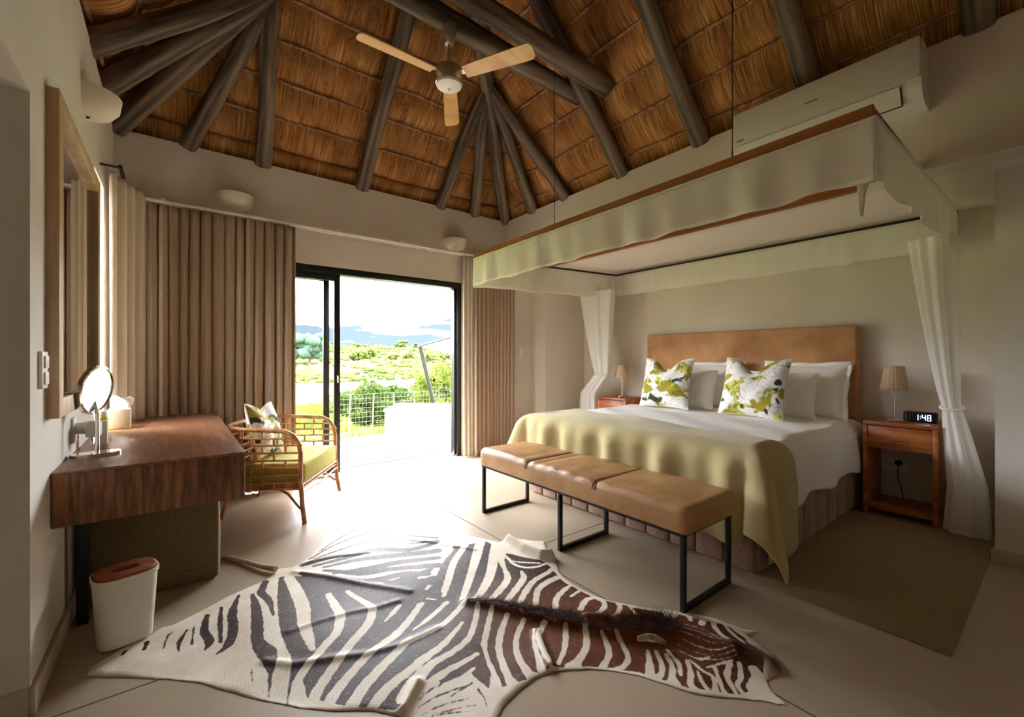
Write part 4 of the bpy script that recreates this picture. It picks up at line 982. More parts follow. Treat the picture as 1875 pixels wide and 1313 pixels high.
# ------------------------------------------------------------------ zebra hide
def build_zebra():
    MAPS = {'1': (150, 930, 3.43), '2': (450, 920, 3.34), '3': (750, 940, 3.52), '4': (1080, 1060, 4.934), 'B': (800, 900, 2.679), 'F': (0, 0, 1)}
    def W(m, pts):
        ox, oy, s = MAPS[m]; return np.array([on_z(ox+x/s, oy+y/s, .008)[:2] for x, y in pts])
    out = [(158.7, 1234.7), (164.6, 1221), (190.8, 1205), (232, 1180), (275, 1160), (298.7, 1145.7), (315, 1143), (330.8, 1135.5), (368.7, 1116.6), (412.4, 1093), (456, 1073), (485, 1061), (496, 1050),
           (510, 1040), (536.8, 1036.8), (566.8, 1018.8), (593.7, 988.9), (626.6, 963.4), (629.6, 947), (671.6, 938.6), (745, 957), (800, 968), (835.2, 974), (886.4, 985.5), (914.8, 992.6), (924.7, 987), (943, 984),
           (970, 988.3), (997, 989.7), (1002.8, 1006.8), (1015.6, 1018), (1024, 1046.5), (1038, 1060.7), (1062.5, 1076), (1085, 1088), (1124.6, 1100.5), (1161, 1106.6), (1191.5, 1111.7), (1230, 1114.7), (1248, 1118.8),
           (1274.6, 1121.8), (1311, 1131), (1337.4, 1141), (1363.7, 1150), (1388, 1154), (1365.8, 1160), (1396, 1181.6), (1422.5, 1201.9), (1433.7, 1226), (1404, 1244.4), (1412.4, 1260.6), (1441.8, 1289), (1412.4, 1283),
           (1392, 1278.9), (1359.7, 1276.8), (1303, 1271.8), (1262.4, 1264.7), (1221.9, 1250.5), (1171.2, 1234.3), (1120.5, 1225.2), (1080, 1222), (1062.5, 1224), (1011, 1225.5), (983, 1238.2), (954.5, 1258), (923.3, 1288),
           (908, 1320), (880, 1365), (830, 1385), (770, 1360), (734, 1308), (683.5, 1297.7), (617.7, 1298.7), (548.8, 1292.7), (480, 1279), (450, 1271.8), (392, 1255), (363, 1246), (307.5, 1240.5), (217, 1236)]
    OUT = W('F', out)
    strokes = []          # (dark?, pts, widths in metres)
    def add(dark, m, pts, ws):
        p = W(m, pts); s = MAPS[m][2]
        if not isinstance(ws, (list, tuple)): ws = [ws]*len(pts)
        ws = list(np.interp(np.linspace(0, 1, len(pts)), np.linspace(0, 1, len(ws)), ws))
        wm = []
        for (x, y), w in zip(pts, ws):
            u, v = MAPS[m][0]+x/s, MAPS[m][1]+y/s; a = on_z(u-w/s/2, v); b = on_z(u+w/s/2, v); c = on_z(u, v-w/s/2); d = on_z(u, v+w/s/2)
            wm.append(.62*np.linalg.norm(a-b)+.2*np.linalg.norm(c-d))
        # smooth the polyline (Catmull-Rom)
        if len(pts) > 2:
            q = np.concatenate([[2*p[0]-p[1]], p, [2*p[-1]-p[-2]]]); sm = []; wsm = []
            for i in range(1, len(q)-2):
                for t in np.linspace(0, 1, 5, endpoint=False):
                    sm.append(.5*((2*q[i])+(-q[i-1]+q[i+1])*t+(2*q[i-1]-5*q[i]+4*q[i+1]-q[i+2])*t*t+(-q[i-1]+3*q[i]-3*q[i+1]+q[i+2])*t**3)); wsm.append(wm[i-1]*(1-t)+wm[i]*t)
            sm.append(p[-1]); wsm.append(wm[-1]); p = np.array(sm); wm = wsm
        strokes.append((dark, p, np.array(wm)))
    w_ = lambda *a: add(0, *a); k_ = lambda *a: add(1, *a)
    # --- dark body core (polygon) is painted first, strokes follow in order
    core = W('F', [(535, 1052), (600, 1062), (700, 1068), (790, 1040), (830, 1000), (890, 992), (925, 1010), (1000, 1030), (1030, 1062), (1090, 1095), (1160, 1112), (1250, 1125), (1330, 1145), (1380, 1180), (1400, 1210), (1395, 1255),
                   (1350, 1270), (1260, 1258), (1170, 1228), (1080, 1218), (1011, 1222), (960, 1245), (900, 1265), (860, 1230), (790, 1265), (725, 1299), (640, 1293), (562, 1274), (545, 1200), (530, 1110)])
    # rump: dark on white
    k_('2', [(120, 480), (95, 550), (140, 600), (170, 690)], [36, 46, 40, 14]); k_('2', [(40, 560), (60, 640), (70, 740), (75, 850), (130, 920), (150, 990), (150, 1050), (140, 1180)], [20, 50, 66, 70, 112, 70, 26, 8])
    k_('2', [(222, 455), (245, 560), (262, 680), (290, 790), (330, 880), (330, 960), (290, 1060), (258, 1215)], [36, 90, 110, 130, 140, 92, 42, 20])
    k_('1', [(985, 545), (945, 660), (950, 760), (920, 850), (840, 912)], [14, 50, 56, 60, 8]); k_('1', [(875, 625), (868, 720), (872, 840)], [16, 30, 20]); k_('1', [(785, 675), (768, 770), (802, 840), (770, 888)], [28, 46, 52, 8])
    k_('1', [(705, 735), (690, 855)], [8, 14]); k_('1', [(660, 765), (612, 840), (608, 895)], [12, 30, 8]); k_('1', [(590, 765), (540, 800), (512, 878)], [5, 14, 8]); k_('1', [(408, 835), (392, 885)], [26, 22]); k_('1', [(270, 895), (255, 920)], [24, 16]); k_('1', [(150, 928), (135, 950)], [18, 10])
    k_('1', [(1065, 1015), (1070, 1090)], [10, 3])
    # near flank: white on dark
    w_('2', [(262, 450), (310, 540), (350, 640), (358, 740), (380, 820), (410, 900)], [50, 70, 78, 72, 66, 36]); w_('2', [(505, 555), (550, 630), (578, 690), (560, 790), (500, 860), (440, 930), (385, 990), (330, 1060), (300, 1150), (300, 1240)], [36, 52, 60, 58, 60, 58, 56, 58, 62, 76])
    w_('2', [(620, 535), (700, 590), (770, 640), (758, 720), (700, 800), (630, 880), (560, 970), (480, 1080), (430, 1160), (395, 1250)], [26, 36, 50, 56, 60, 62, 66, 74, 80, 80])
    w_('2', [(940, 625), (900, 670), (850, 722)], [26, 34, 12]); w_('2', [(1080, 610), (1000, 710), (920, 800), (800, 890), (710, 970), (610, 1080), (530, 1180), (495, 1255)], [28, 48, 60, 58, 62, 74, 86, 88])
    w_('3', [(240, 568), (120, 670), (20, 745)], [34, 38, 10]); w_('3', [(350, 580), (200, 720), (0, 825)], [40, 46, 46]); w_('2', [(1000, 835), (930, 910), (830, 1010), (720, 1130), (640, 1250)], [46, 62, 74, 88, 96])
    w_('3', [(340, 700), (210, 850), (60, 960)], [24, 56, 66]); w_('2', [(1110, 945), (1020, 1020), (900, 1110), (820, 1190), (770, 1260)], [66, 70, 78, 90, 80])
    w_('3', [(440, 600), (420, 700), (380, 800), (280, 890), (150, 970), (60, 1060), (0, 1180)], [34, 40, 46, 52, 64, 110, 190])
    w_('3', [(435, 900), (340, 960), (220, 1030), (120, 1120)], [36, 46, 60, 120]); w_('3', [(420, 990), (330, 1060), (230, 1110)], [24, 40, 60]); w_('3', [(390, 1060), (330, 1130), (200, 1180)], [30, 40, 50])
    w_('3', [(530, 615), (500, 740), (478, 860), (505, 950), (545, 1050), (560, 1150)], [30, 40, 46, 44, 56, 110]); w_('3', [(630, 650), (588, 760), (575, 860), (600, 960), (640, 1060), (690, 1130)], [34, 46, 46, 52, 62, 110]); w_('3', [(735, 680), (690, 790), (690, 880), (722, 960), (770, 1030), (810, 1060)], [34, 40, 46, 52, 72, 120])
    w_('3', [(868, 700), (832, 790), (852, 870), (890, 950), (912, 1000)], [40, 40, 44, 40, 24]); w_('3', [(800, 740), (800, 830), (830, 930), (850, 1010)], [16, 24, 40, 60])
    w_('3', [(1005, 720), (1002, 850), (960, 965)], [34, 40, 30]); w_('3', [(1130, 730), (1140, 850), (1090, 940), (1050, 990)], [34, 48, 56, 110])
    k_('3', [(450, 850), (480, 950), (530, 1060)], [30, 34, 10])
    # neck and face, near side
    w_('4', [(110, 490), (160, 600), (172, 680), (130, 760), (110, 800)], [40, 56, 60, 66, 90]); w_('4', [(240, 490), (300, 600), (345, 690), (320, 760), (240, 800), (130, 805)], [42, 50, 58, 58, 50, 36])
    w_('4', [(525, 640), (540, 760), (545, 880)], [36, 70, 110]); w_('4', [(600, 650), (650, 760), (650, 830), (610, 890)], [40, 50, 60, 70]); w_('4', [(690, 680), (745, 790), (745, 880), (770, 960)], [46, 50, 80, 140]); w_('4', [(700, 640), (800, 760), (822, 860)], [26, 48, 36])
    w_('4', [(880, 740), (912, 850), (912, 950), (980, 1015)], [40, 58, 66, 90]); w_('4', [(970, 830), (1010, 920), (1072, 1005)], [22, 46, 40]); w_('4', [(900, 730), (1020, 830), (1120, 890), (1135, 1035)], [22, 36, 40, 70]); w_('4', [(1130, 800), (1165, 900), (1205, 1000), (1262, 1052)], [40, 40, 46, 30]); w_('4', [(1060, 800), (1180, 770), (1290, 745)], [20, 30, 20])
    w_('4', [(1265, 770), (1240, 870), (1282, 960), (1345, 1052)], [50, 60, 50, 34]); w_('4', [(1350, 770), (1365, 880), (1335, 960), (1420, 1055)], [40, 52, 44, 60])
    w_('4', [(1480, 820), (1530, 900), (1480, 980), (1560, 1040), (1650, 1080)], [90, 140, 130, 90, 30])
    # neck and face, far side
    w_('4', [(60, 140), (130, 220), (122, 270), (60, 330)], [50, 50, 50, 46]); w_('4', [(250, 215), (272, 270), (200, 372)], [42, 46, 34]); w_('4', [(340, 220), (412, 310)], [30, 34]); w_('4', [(660, 270), (690, 320), (660, 370)], [44, 40, 30]); w_('4', [(790, 285), (740, 340), (690, 370)], [60, 50, 16]); w_('4', [(890, 320), (912, 370)], [40, 40]); w_('4', [(1042, 325), (1010, 405)], [56, 60])
    w_('4', [(1115, 365), (1130, 440), (1200, 520), (1300, 592)], [44, 48, 40, 26]); w_('4', [(1205, 395), (1262, 470), (1400, 592)], [38, 38, 26]); w_('4', [(1280, 410), (1400, 490), (1470, 590)], [24, 40, 60]); w_('4', [(1440, 560), (1540, 640)], [60, 40])
    for q in range(7):
        f = q/6; A = [(850, 405), (1000, 450), (1150, 530), (1310, 590)]; Bq = [(790, 640), (940, 710), (1100, 735), (1330, 720)]
        w_('4', [(a[0]*(1-f)+b[0]*f, a[1]*(1-f)+b[1]*f) for a, b in zip(A, Bq)], [6, 9, 9, 6])
    w_('4', [(945, 715), (1010, 730), (1085, 712)], [20, 40, 16])
    # far flank: white on dark
    w_('3', [(215, 522), (250, 430), (282, 320), (340, 230), (400, 150)], [42, 46, 44, 40, 30]); w_('3', [(340, 547), (370, 470), (402, 370), (432, 270), (452, 200), (482, 160)], [40, 48, 50, 58, 56, 40]); w_('3', [(420, 560), (480, 480), (522, 380), (542, 280), (560, 200), (575, 180)], [42, 58, 60, 64, 60, 50])
    w_('3', [(510, 570), (580, 500), (632, 420), (612, 350), (590, 290), (600, 220)], [36, 50, 46, 26, 40, 60]); w_('3', [(620, 577), (680, 500), (735, 415), (720, 370)], [38, 46, 44, 20]); w_('3', [(710, 577), (752, 500), (805, 430), (900, 372), (950, 330)], [38, 44, 38, 34, 30]); w_('3', [(810, 582), (830, 490), (900, 432), (975, 400)], [40, 40, 44, 44]); w_('3', [(938, 612), (950, 540), (1005, 480), (1040, 455)], [38, 40, 34, 20])
    w_('3', [(1100, 622), (1135, 560), (1190, 542), (1240, 560)], [40, 42, 30, 40]); w_('3', [(1040, 530), (1092, 494)], [20, 22]); w_('3', [(620, 270), (690, 330), (800, 345), (930, 305)], [20, 22, 22, 20]); w_('3', [(660, 300), (720, 310), (840, 320)], [14, 16, 14]); w_('3', [(640, 240), (760, 220), (880, 240)], [60, 120, 90])
    w_('3', [(10, 160), (130, 170), (260, 150), (300, 130)], [50, 60, 40, 20]); w_('3', [(160, 400), (200, 310), (270, 230)], [30, 34, 26]); w_('3', [(60, 580), (20, 640), (0, 670)], [26, 34, 34]); w_('3', [(145, 445), (110, 490)], [26, 22]); w_('3', [(60, 420), (130, 400), (180, 350)], [24, 40, 26])
    for a, b in (((60, 525), (90, 512)), ((110, 545), (170, 550)), ((20, 500), (60, 498))): w_('3', [a, b], 12)
    # far rump: dark lines on white
    for pts, ws in (([(390, 345), (540, 262), (700, 195), (880, 172)], 7), ([(450, 300), (600, 200), (720, 140), (850, 130)], 4), ([(420, 345), (570, 290), (730, 240), (960, 225)], 9), ([(350, 382), (520, 335), (740, 312)], [16, 30, 14]), ([(420, 385), (600, 345), (800, 290), (1000, 285), (1169, 240)], [16, 26, 34, 30, 20]),
                    ([(480, 395), (700, 352), (900, 325), (1169, 290)], [14, 30, 36, 34]), ([(540, 435), (760, 402), (960, 360), (1169, 335)], [14, 30, 34, 30]), ([(480, 415), (700, 432), (900, 405), (1169, 385)], [14, 32, 30, 40]), ([(340, 432), (560, 462), (760, 475), (960, 440), (1110, 440)], [16, 26, 32, 40, 30]),
                    ([(360, 450), (600, 500), (800, 540), (1000, 545), (1169, 560)], [30, 40, 40, 40, 40]), ([(820, 480), (1000, 490), (1169, 490)], [10, 34, 40]), ([(1000, 250), (1100, 240), (1169, 232)], [5, 12, 16]),
                    ([(880, 215), (1000, 205), (1169, 215)], [4, 8, 10])):
        k_('2', pts, [q*1.7 for q in ws] if isinstance(ws, list) else max(9, ws*1.7))
    for pts, ws in (([(40, 1260), (150, 1190), (300, 1130), (380, 1110)], [6, 16, 18, 8]), ([(60, 1300), (200, 1235), (380, 1190)], [6, 16, 8]), ([(190, 1085), (330, 1015), (375, 1000)], [12, 36, 20]), ([(265, 1175), (400, 1092)], [10, 22]), ([(150, 1290), (300, 1255), (430, 1235)], [5, 14, 6]), ([(60, 1200), (130, 1140), (200, 1100)], [6, 16, 8]), ([(40, 1340), (200, 1290), (420, 1270)], [6, 14, 6]), ([(440, 1130), (480, 1190), (500, 1250)], [14, 12, 4])):
        k_('3', pts, ws)
    # ---------------- mesh: grid clipped to the outline
    step = .0052; lo = OUT.min(0)-.02; hi = OUT.max(0)+.02; nx, ny = ((hi-lo)/step).astype(int)+1
    gx = lo[0]+np.arange(nx)*step; gy = lo[1]+np.arange(ny)*step; X, Y = np.meshgrid(gx, gy, indexing='ij'); PT = np.stack([X.ravel(), Y.ravel()], -1)
    def inside(P, poly):
        c = np.zeros(len(P), bool); j = len(poly)-1
        for i in range(len(poly)):
            yi, yj = poly[i][1], poly[j][1]; m = (yi > P[:, 1]) != (yj > P[:, 1])
            xs = (poly[j][0]-poly[i][0])*(P[:, 1]-yi)/((yj-yi) if yj != yi else 1e-9)+poly[i][0]; c ^= m & (P[:, 0] < xs); j = i
        return c
    def seg_near(P, A, B):
        d = B-A; t = np.clip(((P-A)@d)/max(1e-12, d@d), 0, 1); C = A+t[:, None]*d; return np.linalg.norm(P-C, axis=1), C, t
    def poly_dist(P, poly):
        best = np.full(len(P), 9.); near = np.zeros_like(P)
        for i in range(len(poly)):
            dd, C, _ = seg_near(P, poly[i-1], poly[i]); m = dd < best; best[m] = dd[m]; near[m] = C[m]
        return best, near
    # softened outline with small irregular hair edge
    q = []
    for i in range(len(OUT)):
        p0, p1, p2, p3 = OUT[i-1], OUT[i], OUT[(i+1) % len(OUT)], OUT[(i+2) % len(OUT)]
        for t in (0, .33, .66): q.append(.5*((2*p1)+(-p0+p2)*t*.8+(2*p0-5*p1+4*p2-p3)*t*t*.8+(-p0+3*p1-3*p2+p3)*t**3*.8)*1.0 if False else p1*(1-t)+p2*t+(rng.normal(0, .0015, 2) if t else 0))
    OUTS = np.array(q)
    ins = inside(PT, OUTS).reshape(nx, ny)
    cell = ins[:-1, :-1] | ins[1:, :-1] | ins[:-1, 1:] | ins[1:, 1:]
    I, J = np.nonzero(cell); quad = np.stack([I*ny+J, (I+1)*ny+J, (I+1)*ny+J+1, I*ny+J+1], -1)
    used = np.unique(quad); remap = np.full(nx*ny, -1); remap[used] = np.arange(len(used)); quad = remap[quad]; V = PT[used]; insu = ins.ravel()[used]
    bd, near = poly_dist(V, OUTS); V = np.where(insu[:, None], V, near); bd = np.where(insu, bd, 0)
    # stripe field (negative = dark)
    cin = inside(V, core); cdist, _ = poly_dist(V, core); S = np.where(cin, -cdist, cdist)
    nz = .4*(.0025*np.sin(V[:, 0]*97+V[:, 1]*61)+.002*np.sin(V[:, 0]*171-V[:, 1]*143)+.0016*np.sin(V[:, 0]*301+V[:, 1]*277))
    for dark, p, w in strokes:
        best = np.full(len(V), 9.)
        bl, bh = p.min(0)-.12, p.max(0)+.12; sel = np.nonzero(((V > bl) & (V < bh)).all(1))[0]; Vs = V[sel]; bs = np.full(len(sel), 9.)
        for i in range(len(p)-1):
            dd, _, t = seg_near(Vs, p[i], p[i+1]); bs = np.minimum(bs, dd-(w[i]*(1-t)+w[i+1]*t)/2)
        best[sel] = bs
        S = np.minimum(S, best) if dark else np.maximum(S, -best)
    S = S+nz
    # relief: folds, mane ridge, curl at the far foreleg
    Z = .006+.003*np.sin(V[:, 0]*9+V[:, 1]*5)+.0025*np.sin(V[:, 0]*4-V[:, 1]*13)
    def ridge(m, pts, h, wd):
        p = W(m, pts); b = np.full(len(V), 9.)
        for i in range(len(p)-1): b = np.minimum(b, seg_near(V, p[i], p[i+1])[0])
        return h*np.exp(-(b/wd)**2)
    Z += ridge('2', [(270, 790), (440, 730), (640, 670), (800, 640), (930, 600)], .006, .02)+ridge('2', [(120, 970), (290, 990), (560, 945), (730, 925), (930, 875), (1169, 760)], .007, .02)
    Z += ridge('2', [(340, 370), (560, 330), (760, 310)], .006, .016)+ridge('3', [(0, 170), (180, 185), (260, 205), (420, 235)], .006, .014)+ridge('2', [(300, 420), (600, 470), (1000, 545)], .008, .02)
    Z += ridge('3', [(380, 570), (600, 600), (900, 670), (1232, 715)], .02, .03)+ridge('4', [(0, 400), (300, 440), (600, 470), (900, 540), (1250, 640)], .026, .045)+ridge('4', [(1350, 660), (1600, 760)], .02, .05)
    Z += ridge('3', [(640, 185), (740, 240), (850, 285), (940, 285)], .05, .028)+ridge('3', [(820, 760), (860, 880), (915, 1000)], .016, .02)+ridge('2', [(1050, 1110), (980, 1240), (950, 1300)], .02, .02)
    Z = .003+(Z-.003)*np.clip(bd/.02, 0, 1)**.6
    edge = bd <= 0
    Z = np.where(edge, .0015, Z)
    me = bpy.data.meshes.new('hide'); me.from_pydata(np.concatenate([V, Z[:, None]], 1).tolist(), [], quad.tolist())
    at = me.attributes.new('stripe', 'FLOAT', 'POINT'); at.data.foreach_set('value', S.astype(np.float32))
    # brown warmth towards neck and mane; grey-brown shadow stripes elsewhere
    neck = W('F', [(985, 1140), (1100, 1160), (1200, 1170)]); b = np.full(len(V), 9.)
    for i in range(2): b = np.minimum(b, seg_near(V, neck[i], neck[i+1])[0])
    muz = W('F', [(1385, 1195), (1420, 1220)]); mb_ = seg_near(V, muz[0], muz[1])[0]
    a2 = me.attributes.new('warm', 'FLOAT', 'POINT'); a2.data.foreach_set('value', np.clip(1.15-b/.42, 0, 1).astype(np.float32))
    a3 = me.attributes.new('muzzle', 'FLOAT', 'POINT'); a3.data.foreach_set('value', np.exp(-(mb_/.05)**2).astype(np.float32))
    m, nt, N, L, B = nodes('zebra_hair'); B.inputs['Roughness'].default_value = .55; B.inputs['Specular IOR Level'].default_value = .12
    def att(n): x = N('ShaderNodeAttribute'); x.attribute_name = n; return x.outputs['Fac']
    tc = N('ShaderNodeTexCoord'); no = N('ShaderNodeTexNoise'); no.inputs['Scale'].default_value = 7; no.inputs['Detail'].default_value = 8; L(tc.outputs['Object'], no.inputs['Vector'])
    hn = N('ShaderNodeTexNoise'); hn.inputs['Scale'].default_value = 160; hn.inputs['Detail'].default_value = 3; L(tc.outputs['Object'], hn.inputs['Vector'])
    dk = ramp(N, [(.3, srgb(40, 24, 21)), (.7, srgb(72, 46, 40))]); L(no.outputs[0], dk.inputs[0])
    wk = ramp(N, [(.3, srgb(92, 50, 30)), (.7, srgb(132, 80, 50))]); L(no.outputs[0], wk.inputs[0])
    x1 = N('ShaderNodeMix'); x1.data_type = 'RGBA'; L(att('warm'), x1.inputs['Factor']); L(dk.outputs[0], x1.inputs['A']); L(wk.outputs[0], x1.inputs['B'])
    fl_ = N('ShaderNodeTexNoise'); fl_.inputs['Scale'].default_value = 46; fl_.inputs['Detail'].default_value = 8; L(tc.outputs['Object'], fl_.inputs['Vector'])
    fr_ = ramp(N, [(.56, (0, 0, 0)), (.74, (.4, .4, .4))]); L(fl_.outputs[0], fr_.inputs[0])
    xf = N('ShaderNodeMix'); xf.data_type = 'RGBA'; L(fr_.outputs[0], xf.inputs['Factor']); L(x1.outputs['Result'], xf.inputs['A']); xf.inputs['B'].default_value = (*srgb(150, 128, 118), 1); x1 = xf
    lt = ramp(N, [(.3, srgb(222, 208, 186)), (.7, srgb(244, 236, 222))]); L(no.outputs[0], lt.inputs[0])
    hm = N('ShaderNodeMath'); hm.operation = 'MULTIPLY_ADD'; L(hn.outputs[0], hm.inputs[0]); hm.inputs[1].default_value = .006; L(att('stripe'), hm.inputs[2])
    st = N('ShaderNodeMapRange'); st.inputs['From Min'].default_value = .0015; st.inputs['From Max'].default_value = .0045; L(hm.outputs[0], st.inputs['Value'])
    x2 = N('ShaderNodeMix'); x2.data_type = 'RGBA'; L(st.outputs[0], x2.inputs['Factor']); L(x1.outputs['Result'], x2.inputs['A']); L(lt.outputs[0], x2.inputs['B'])
    x3 = N('ShaderNodeMix'); x3.data_type = 'RGBA'; L(att('muzzle'), x3.inputs['Factor']); L(x2.outputs['Result'], x3.inputs['A']); x3.inputs['B'].default_value = (*srgb(92, 62, 44), 1)
    L(x3.outputs['Result'], B.inputs['Base Color'])
    bp = N('ShaderNodeBump'); bp.inputs['Strength'].default_value = .35; bp.inputs['Distance'].default_value = .004; L(hn.outputs[0], bp.inputs['Height']); L(bp.outputs[0], B.inputs['Normal'])
    z = thing('zebra_hide', (*V.mean(0), 0), 'zebra skin rug spread flat on the concrete floor', 'hide rug')
    o = link('skin', me, m, z, True, loc=(-z.location.x, -z.location.y, 0))
    # tail
    tp = [(*W('F', [p])[0], h) for p, h in (((505, 1046), .02), ((480, 1041), .018), ((450, 1031), .014), ((425, 1024), .012), ((412, 1022), .011), ((406, 1021), .010))]
    MB().tube(tp, [.016, .013, .012, .012, .014, .004], 8).build('tail', mk('tail_hair', srgb(176, 154, 122), srgb(196, 176, 146), .8, 20), z, True)
    # mane and ears: tufts of hair standing along the crest
    b = MB(); crest = np.concatenate([W('3', [(400, 565), (600, 597), (900, 665)]), W('4', [(60, 415), (300, 440), (470, 430), (620, 440), (760, 440)])])
    cum = np.concatenate([[0], np.cumsum(np.linalg.norm(np.diff(crest, axis=0), axis=1))])
    tree_v = []; tree_f = []
    for _ in range(8000):
        s = random.random()**.7*cum[-1]; f = s/cum[-1]; x = np.interp(s, cum, crest[:, 0])+random.gauss(0, .012+.012*f); y = np.interp(s, cum, crest[:, 1])+random.gauss(0, .012+.012*f)
        ln = (.03+.065*f*f)*random.uniform(.6, 1.2); az = random.uniform(0, 2*PI); el = random.uniform(.2, 1.3)
        dx, dy = math.cos(az)*math.cos(el)*ln+.012, math.sin(az)*math.cos(el)*ln-.012; zb = .024+.008*f
        n0 = len(tree_v); tree_v += [(x-.0012, y, zb), (x+.0012, y, zb), (x+dx, y+dy, zb+math.sin(el)*ln*.55)]; tree_f.append([n0, n0+1, n0+2])
    b.v = tree_v; b.f = tree_f; b.mi = [0]*len(tree_f)
    tag(b.build('mane', mk('mane_hair', srgb(48, 30, 24), srgb(128, 82, 56), .6, 25), z, recalc=False), kind='stuff')
    for p, q_ in (((430, 585), (690, 625)),):
        c = W('4', [p, q_]); d = c[1]-c[0]; nn = np.array([-d[1], d[0]]); P = np.zeros((9, 5, 3))
        for i in range(9):
            f = i/8; wd = .16*math.sin(PI*min(1, f*.93+.05))**.8
            for j in range(5): g = j/2-1; P[i, j, :2] = c[0]+d*f+nn*g*wd; P[i, j, 2] = .03+.012*math.sin(PI*f)-.008*(1-g*g)+.006*g
        npgrid('ear', P, mk('ear_hair', srgb(214, 200, 168), srgb(120, 92, 66), .8, 30), z, None, True, thick=.004)
build_zebra()

# ------------------------------------------------------------------ outdoors
def build_outdoors():
    rgl = np.random.default_rng(21)
    # deck boards, each a part
    dk = tag(bpy.data.objects.new('deck', None), kind='structure'); COL.objects.link(dk); dk.location = (2, 5.8, -.03)
    pm = None; y = YB+TW+.005-.22+.17
    k = 0
    while y < 6.86:
        if pm is None:
            o = MB().box((-1.5-2, -.043, -.028), (6.5-2, .043, .0), .004).build('deck_board', M_deck, None); pm = o.data; o.parent = dk; o.location = (0, y+.046-5.8, .002)
        else:
            o = bpy.data.objects.new('deck_board', pm); COL.objects.link(o); o.parent = dk; o.location = (random.uniform(-.01, .01), y+.046-5.8, .002+random.uniform(-.001, .001))
        y += .1; k += 1
    box('joist_bed', (-1.5, YB+TW-.05, -.3), (6.5, 6.86, -.06), M_dark, dk)
    # terrain from lawn to river to hillside
    xs = np.linspace(-160, 420, 120); ys = np.concatenate([np.linspace(6.6, 30, 24), np.linspace(32, 120, 40), np.linspace(124, 420, 60)])
    P = np.zeros((len(ys), len(xs), 3))
    prof = lambda y: np.interp(y, [6, 8, 14, 30, 60, 74, 112, 122, 150, 230, 340, 430], [-.35, -.4, -.7, -2.2, -5.2, -7.0, -7.0, -5.4, -3.2, 3.0, 8.6, 10.6])
    for i, y in enumerate(ys):
        amp = np.interp(y, [6, 30, 120, 200, 420], [.02, .15, .25, 1.0, 1.6])
        P[i, :, 0] = xs; P[i, :, 1] = y; P[i, :, 2] = prof(y)+amp*(np.sin(xs*.05+y*.03)+.6*np.sin(xs*.11-y*.07+2)+.4*np.sin(xs*.23+y*.19))
    j = int(np.argmin(np.abs(ys-115)))
    tag(npgrid('ground_lawn', P[:j], M_grass), kind='structure'); tag(npgrid('ground_hillside', P[j-1:], M_hill), kind='structure')
    tag(box('river', (-200, 64, -6.6), (450, 119, -6.3), M_river), kind='structure')
    # hillside scrub: countless
    ico = bmesh.new(); bmesh.ops.create_icosphere(ico, subdivisions=1, radius=1); iv = np.array([v.co[:] for v in ico.verts]); jf = [[v.index for v in f.verts] for f in ico.faces]; ico.free()
    V = []; F = []
    def blob(c, r, V, F, sq=.75):
        n0 = sum(len(a) for a in V); V.append(iv*np.array([r, r, r*sq])*rgl.uniform(.75, 1.2, (len(iv), 1))+np.array(c)); F.extend([[i+n0 for i in f] for f in jf])
    def gz(x, y):
        amp = np.interp(y, [6, 30, 120, 200, 420], [.02, .15, .25, 1.0, 1.6]); return prof(y)+amp*(math.sin(x*.05+y*.03)+.6*math.sin(x*.11-y*.07+2)+.4*math.sin(x*.23+y*.19))
    TREES = [(565, 150, 13.5)]+[(652, 330, 5), (668, 345, 6), (703, 350, 5), (735, 300, 8), (762, 350, 6), (795, 340, 5), (548, 300, 7), (612, 340, 5)]+[(655, 165, 6), (676, 170, 6.5), (722, 190, 5), (748, 210, 5), (785, 180, 6), (815, 190, 6)]
    TP = [(ray(u, 600)[0]*Y/ray(u, 600)[1], Y, h) for u, Y, h in TREES]
    nb = 0
    vv = []; ff = []; tot = 0
    for _ in range(4200):
        y = rgl.uniform(124, 415); x = y*rgl.uniform(.08, .72)+rgl.normal(0, 6); r = rgl.uniform(.25, 1.5)**1.3*(.7+y/420)
        if any((x-a)**2+(y-b)**2 < (.9*h+1.3*r)**2 for a, b, h in TP): continue
        vv.append(iv*np.array([r, r, r*.62])*rgl.uniform(.75, 1.2, (len(iv), 1))+np.array([x, y, gz(x, y)+r*.3])); ff.extend([[i+tot for i in f] for f in jf]); tot += len(iv)
    me = bpy.data.meshes.new('hillside_scrub'); me.from_pydata(np.concatenate(vv).tolist(), [], ff); o = link('hillside_scrub', me, M_scrub, None, True)
    tag(o, 'low green scrub scattered over the dry hillside across the river', 'scrub', kind='stuff')
    # trees on the hillside, each its own
    def tree(name, u, Y, h, mat, label, group):
        d = ray(u, 600); x = d[0]*Y/d[1]; z = gz(x, Y); t = thing(name, (x, Y, z), label, 'tree', group)
        MB().tube([(x, Y, z-.3), (x+.05*h, Y, z+h*.5)], [h*.04, h*.02], 6).build('trunk', M_bark, t, True)
        vv = []; ff = []; tot = 0
        for _ in range(70):
            r = h*rgl.uniform(.07, .17); c = np.array([x+rgl.normal(0, h*.22), Y+rgl.normal(0, h*.2), z+h*rgl.uniform(.4, .85)])
            vv.append(iv*r*rgl.uniform(.75, 1.2, (len(iv), 1))+c); ff.extend([[i+tot for i in f] for f in jf]); tot += len(iv)
        me = bpy.data.meshes.new('crown'); me.from_pydata((np.concatenate(vv)-np.array(t.location)).tolist(), [], ff); link('crown', me, mat, t, True)
    tree('hillside_tree', 565, 150, 13.5, M_bluetree, 'large blue-green tree on the far river bank', None)
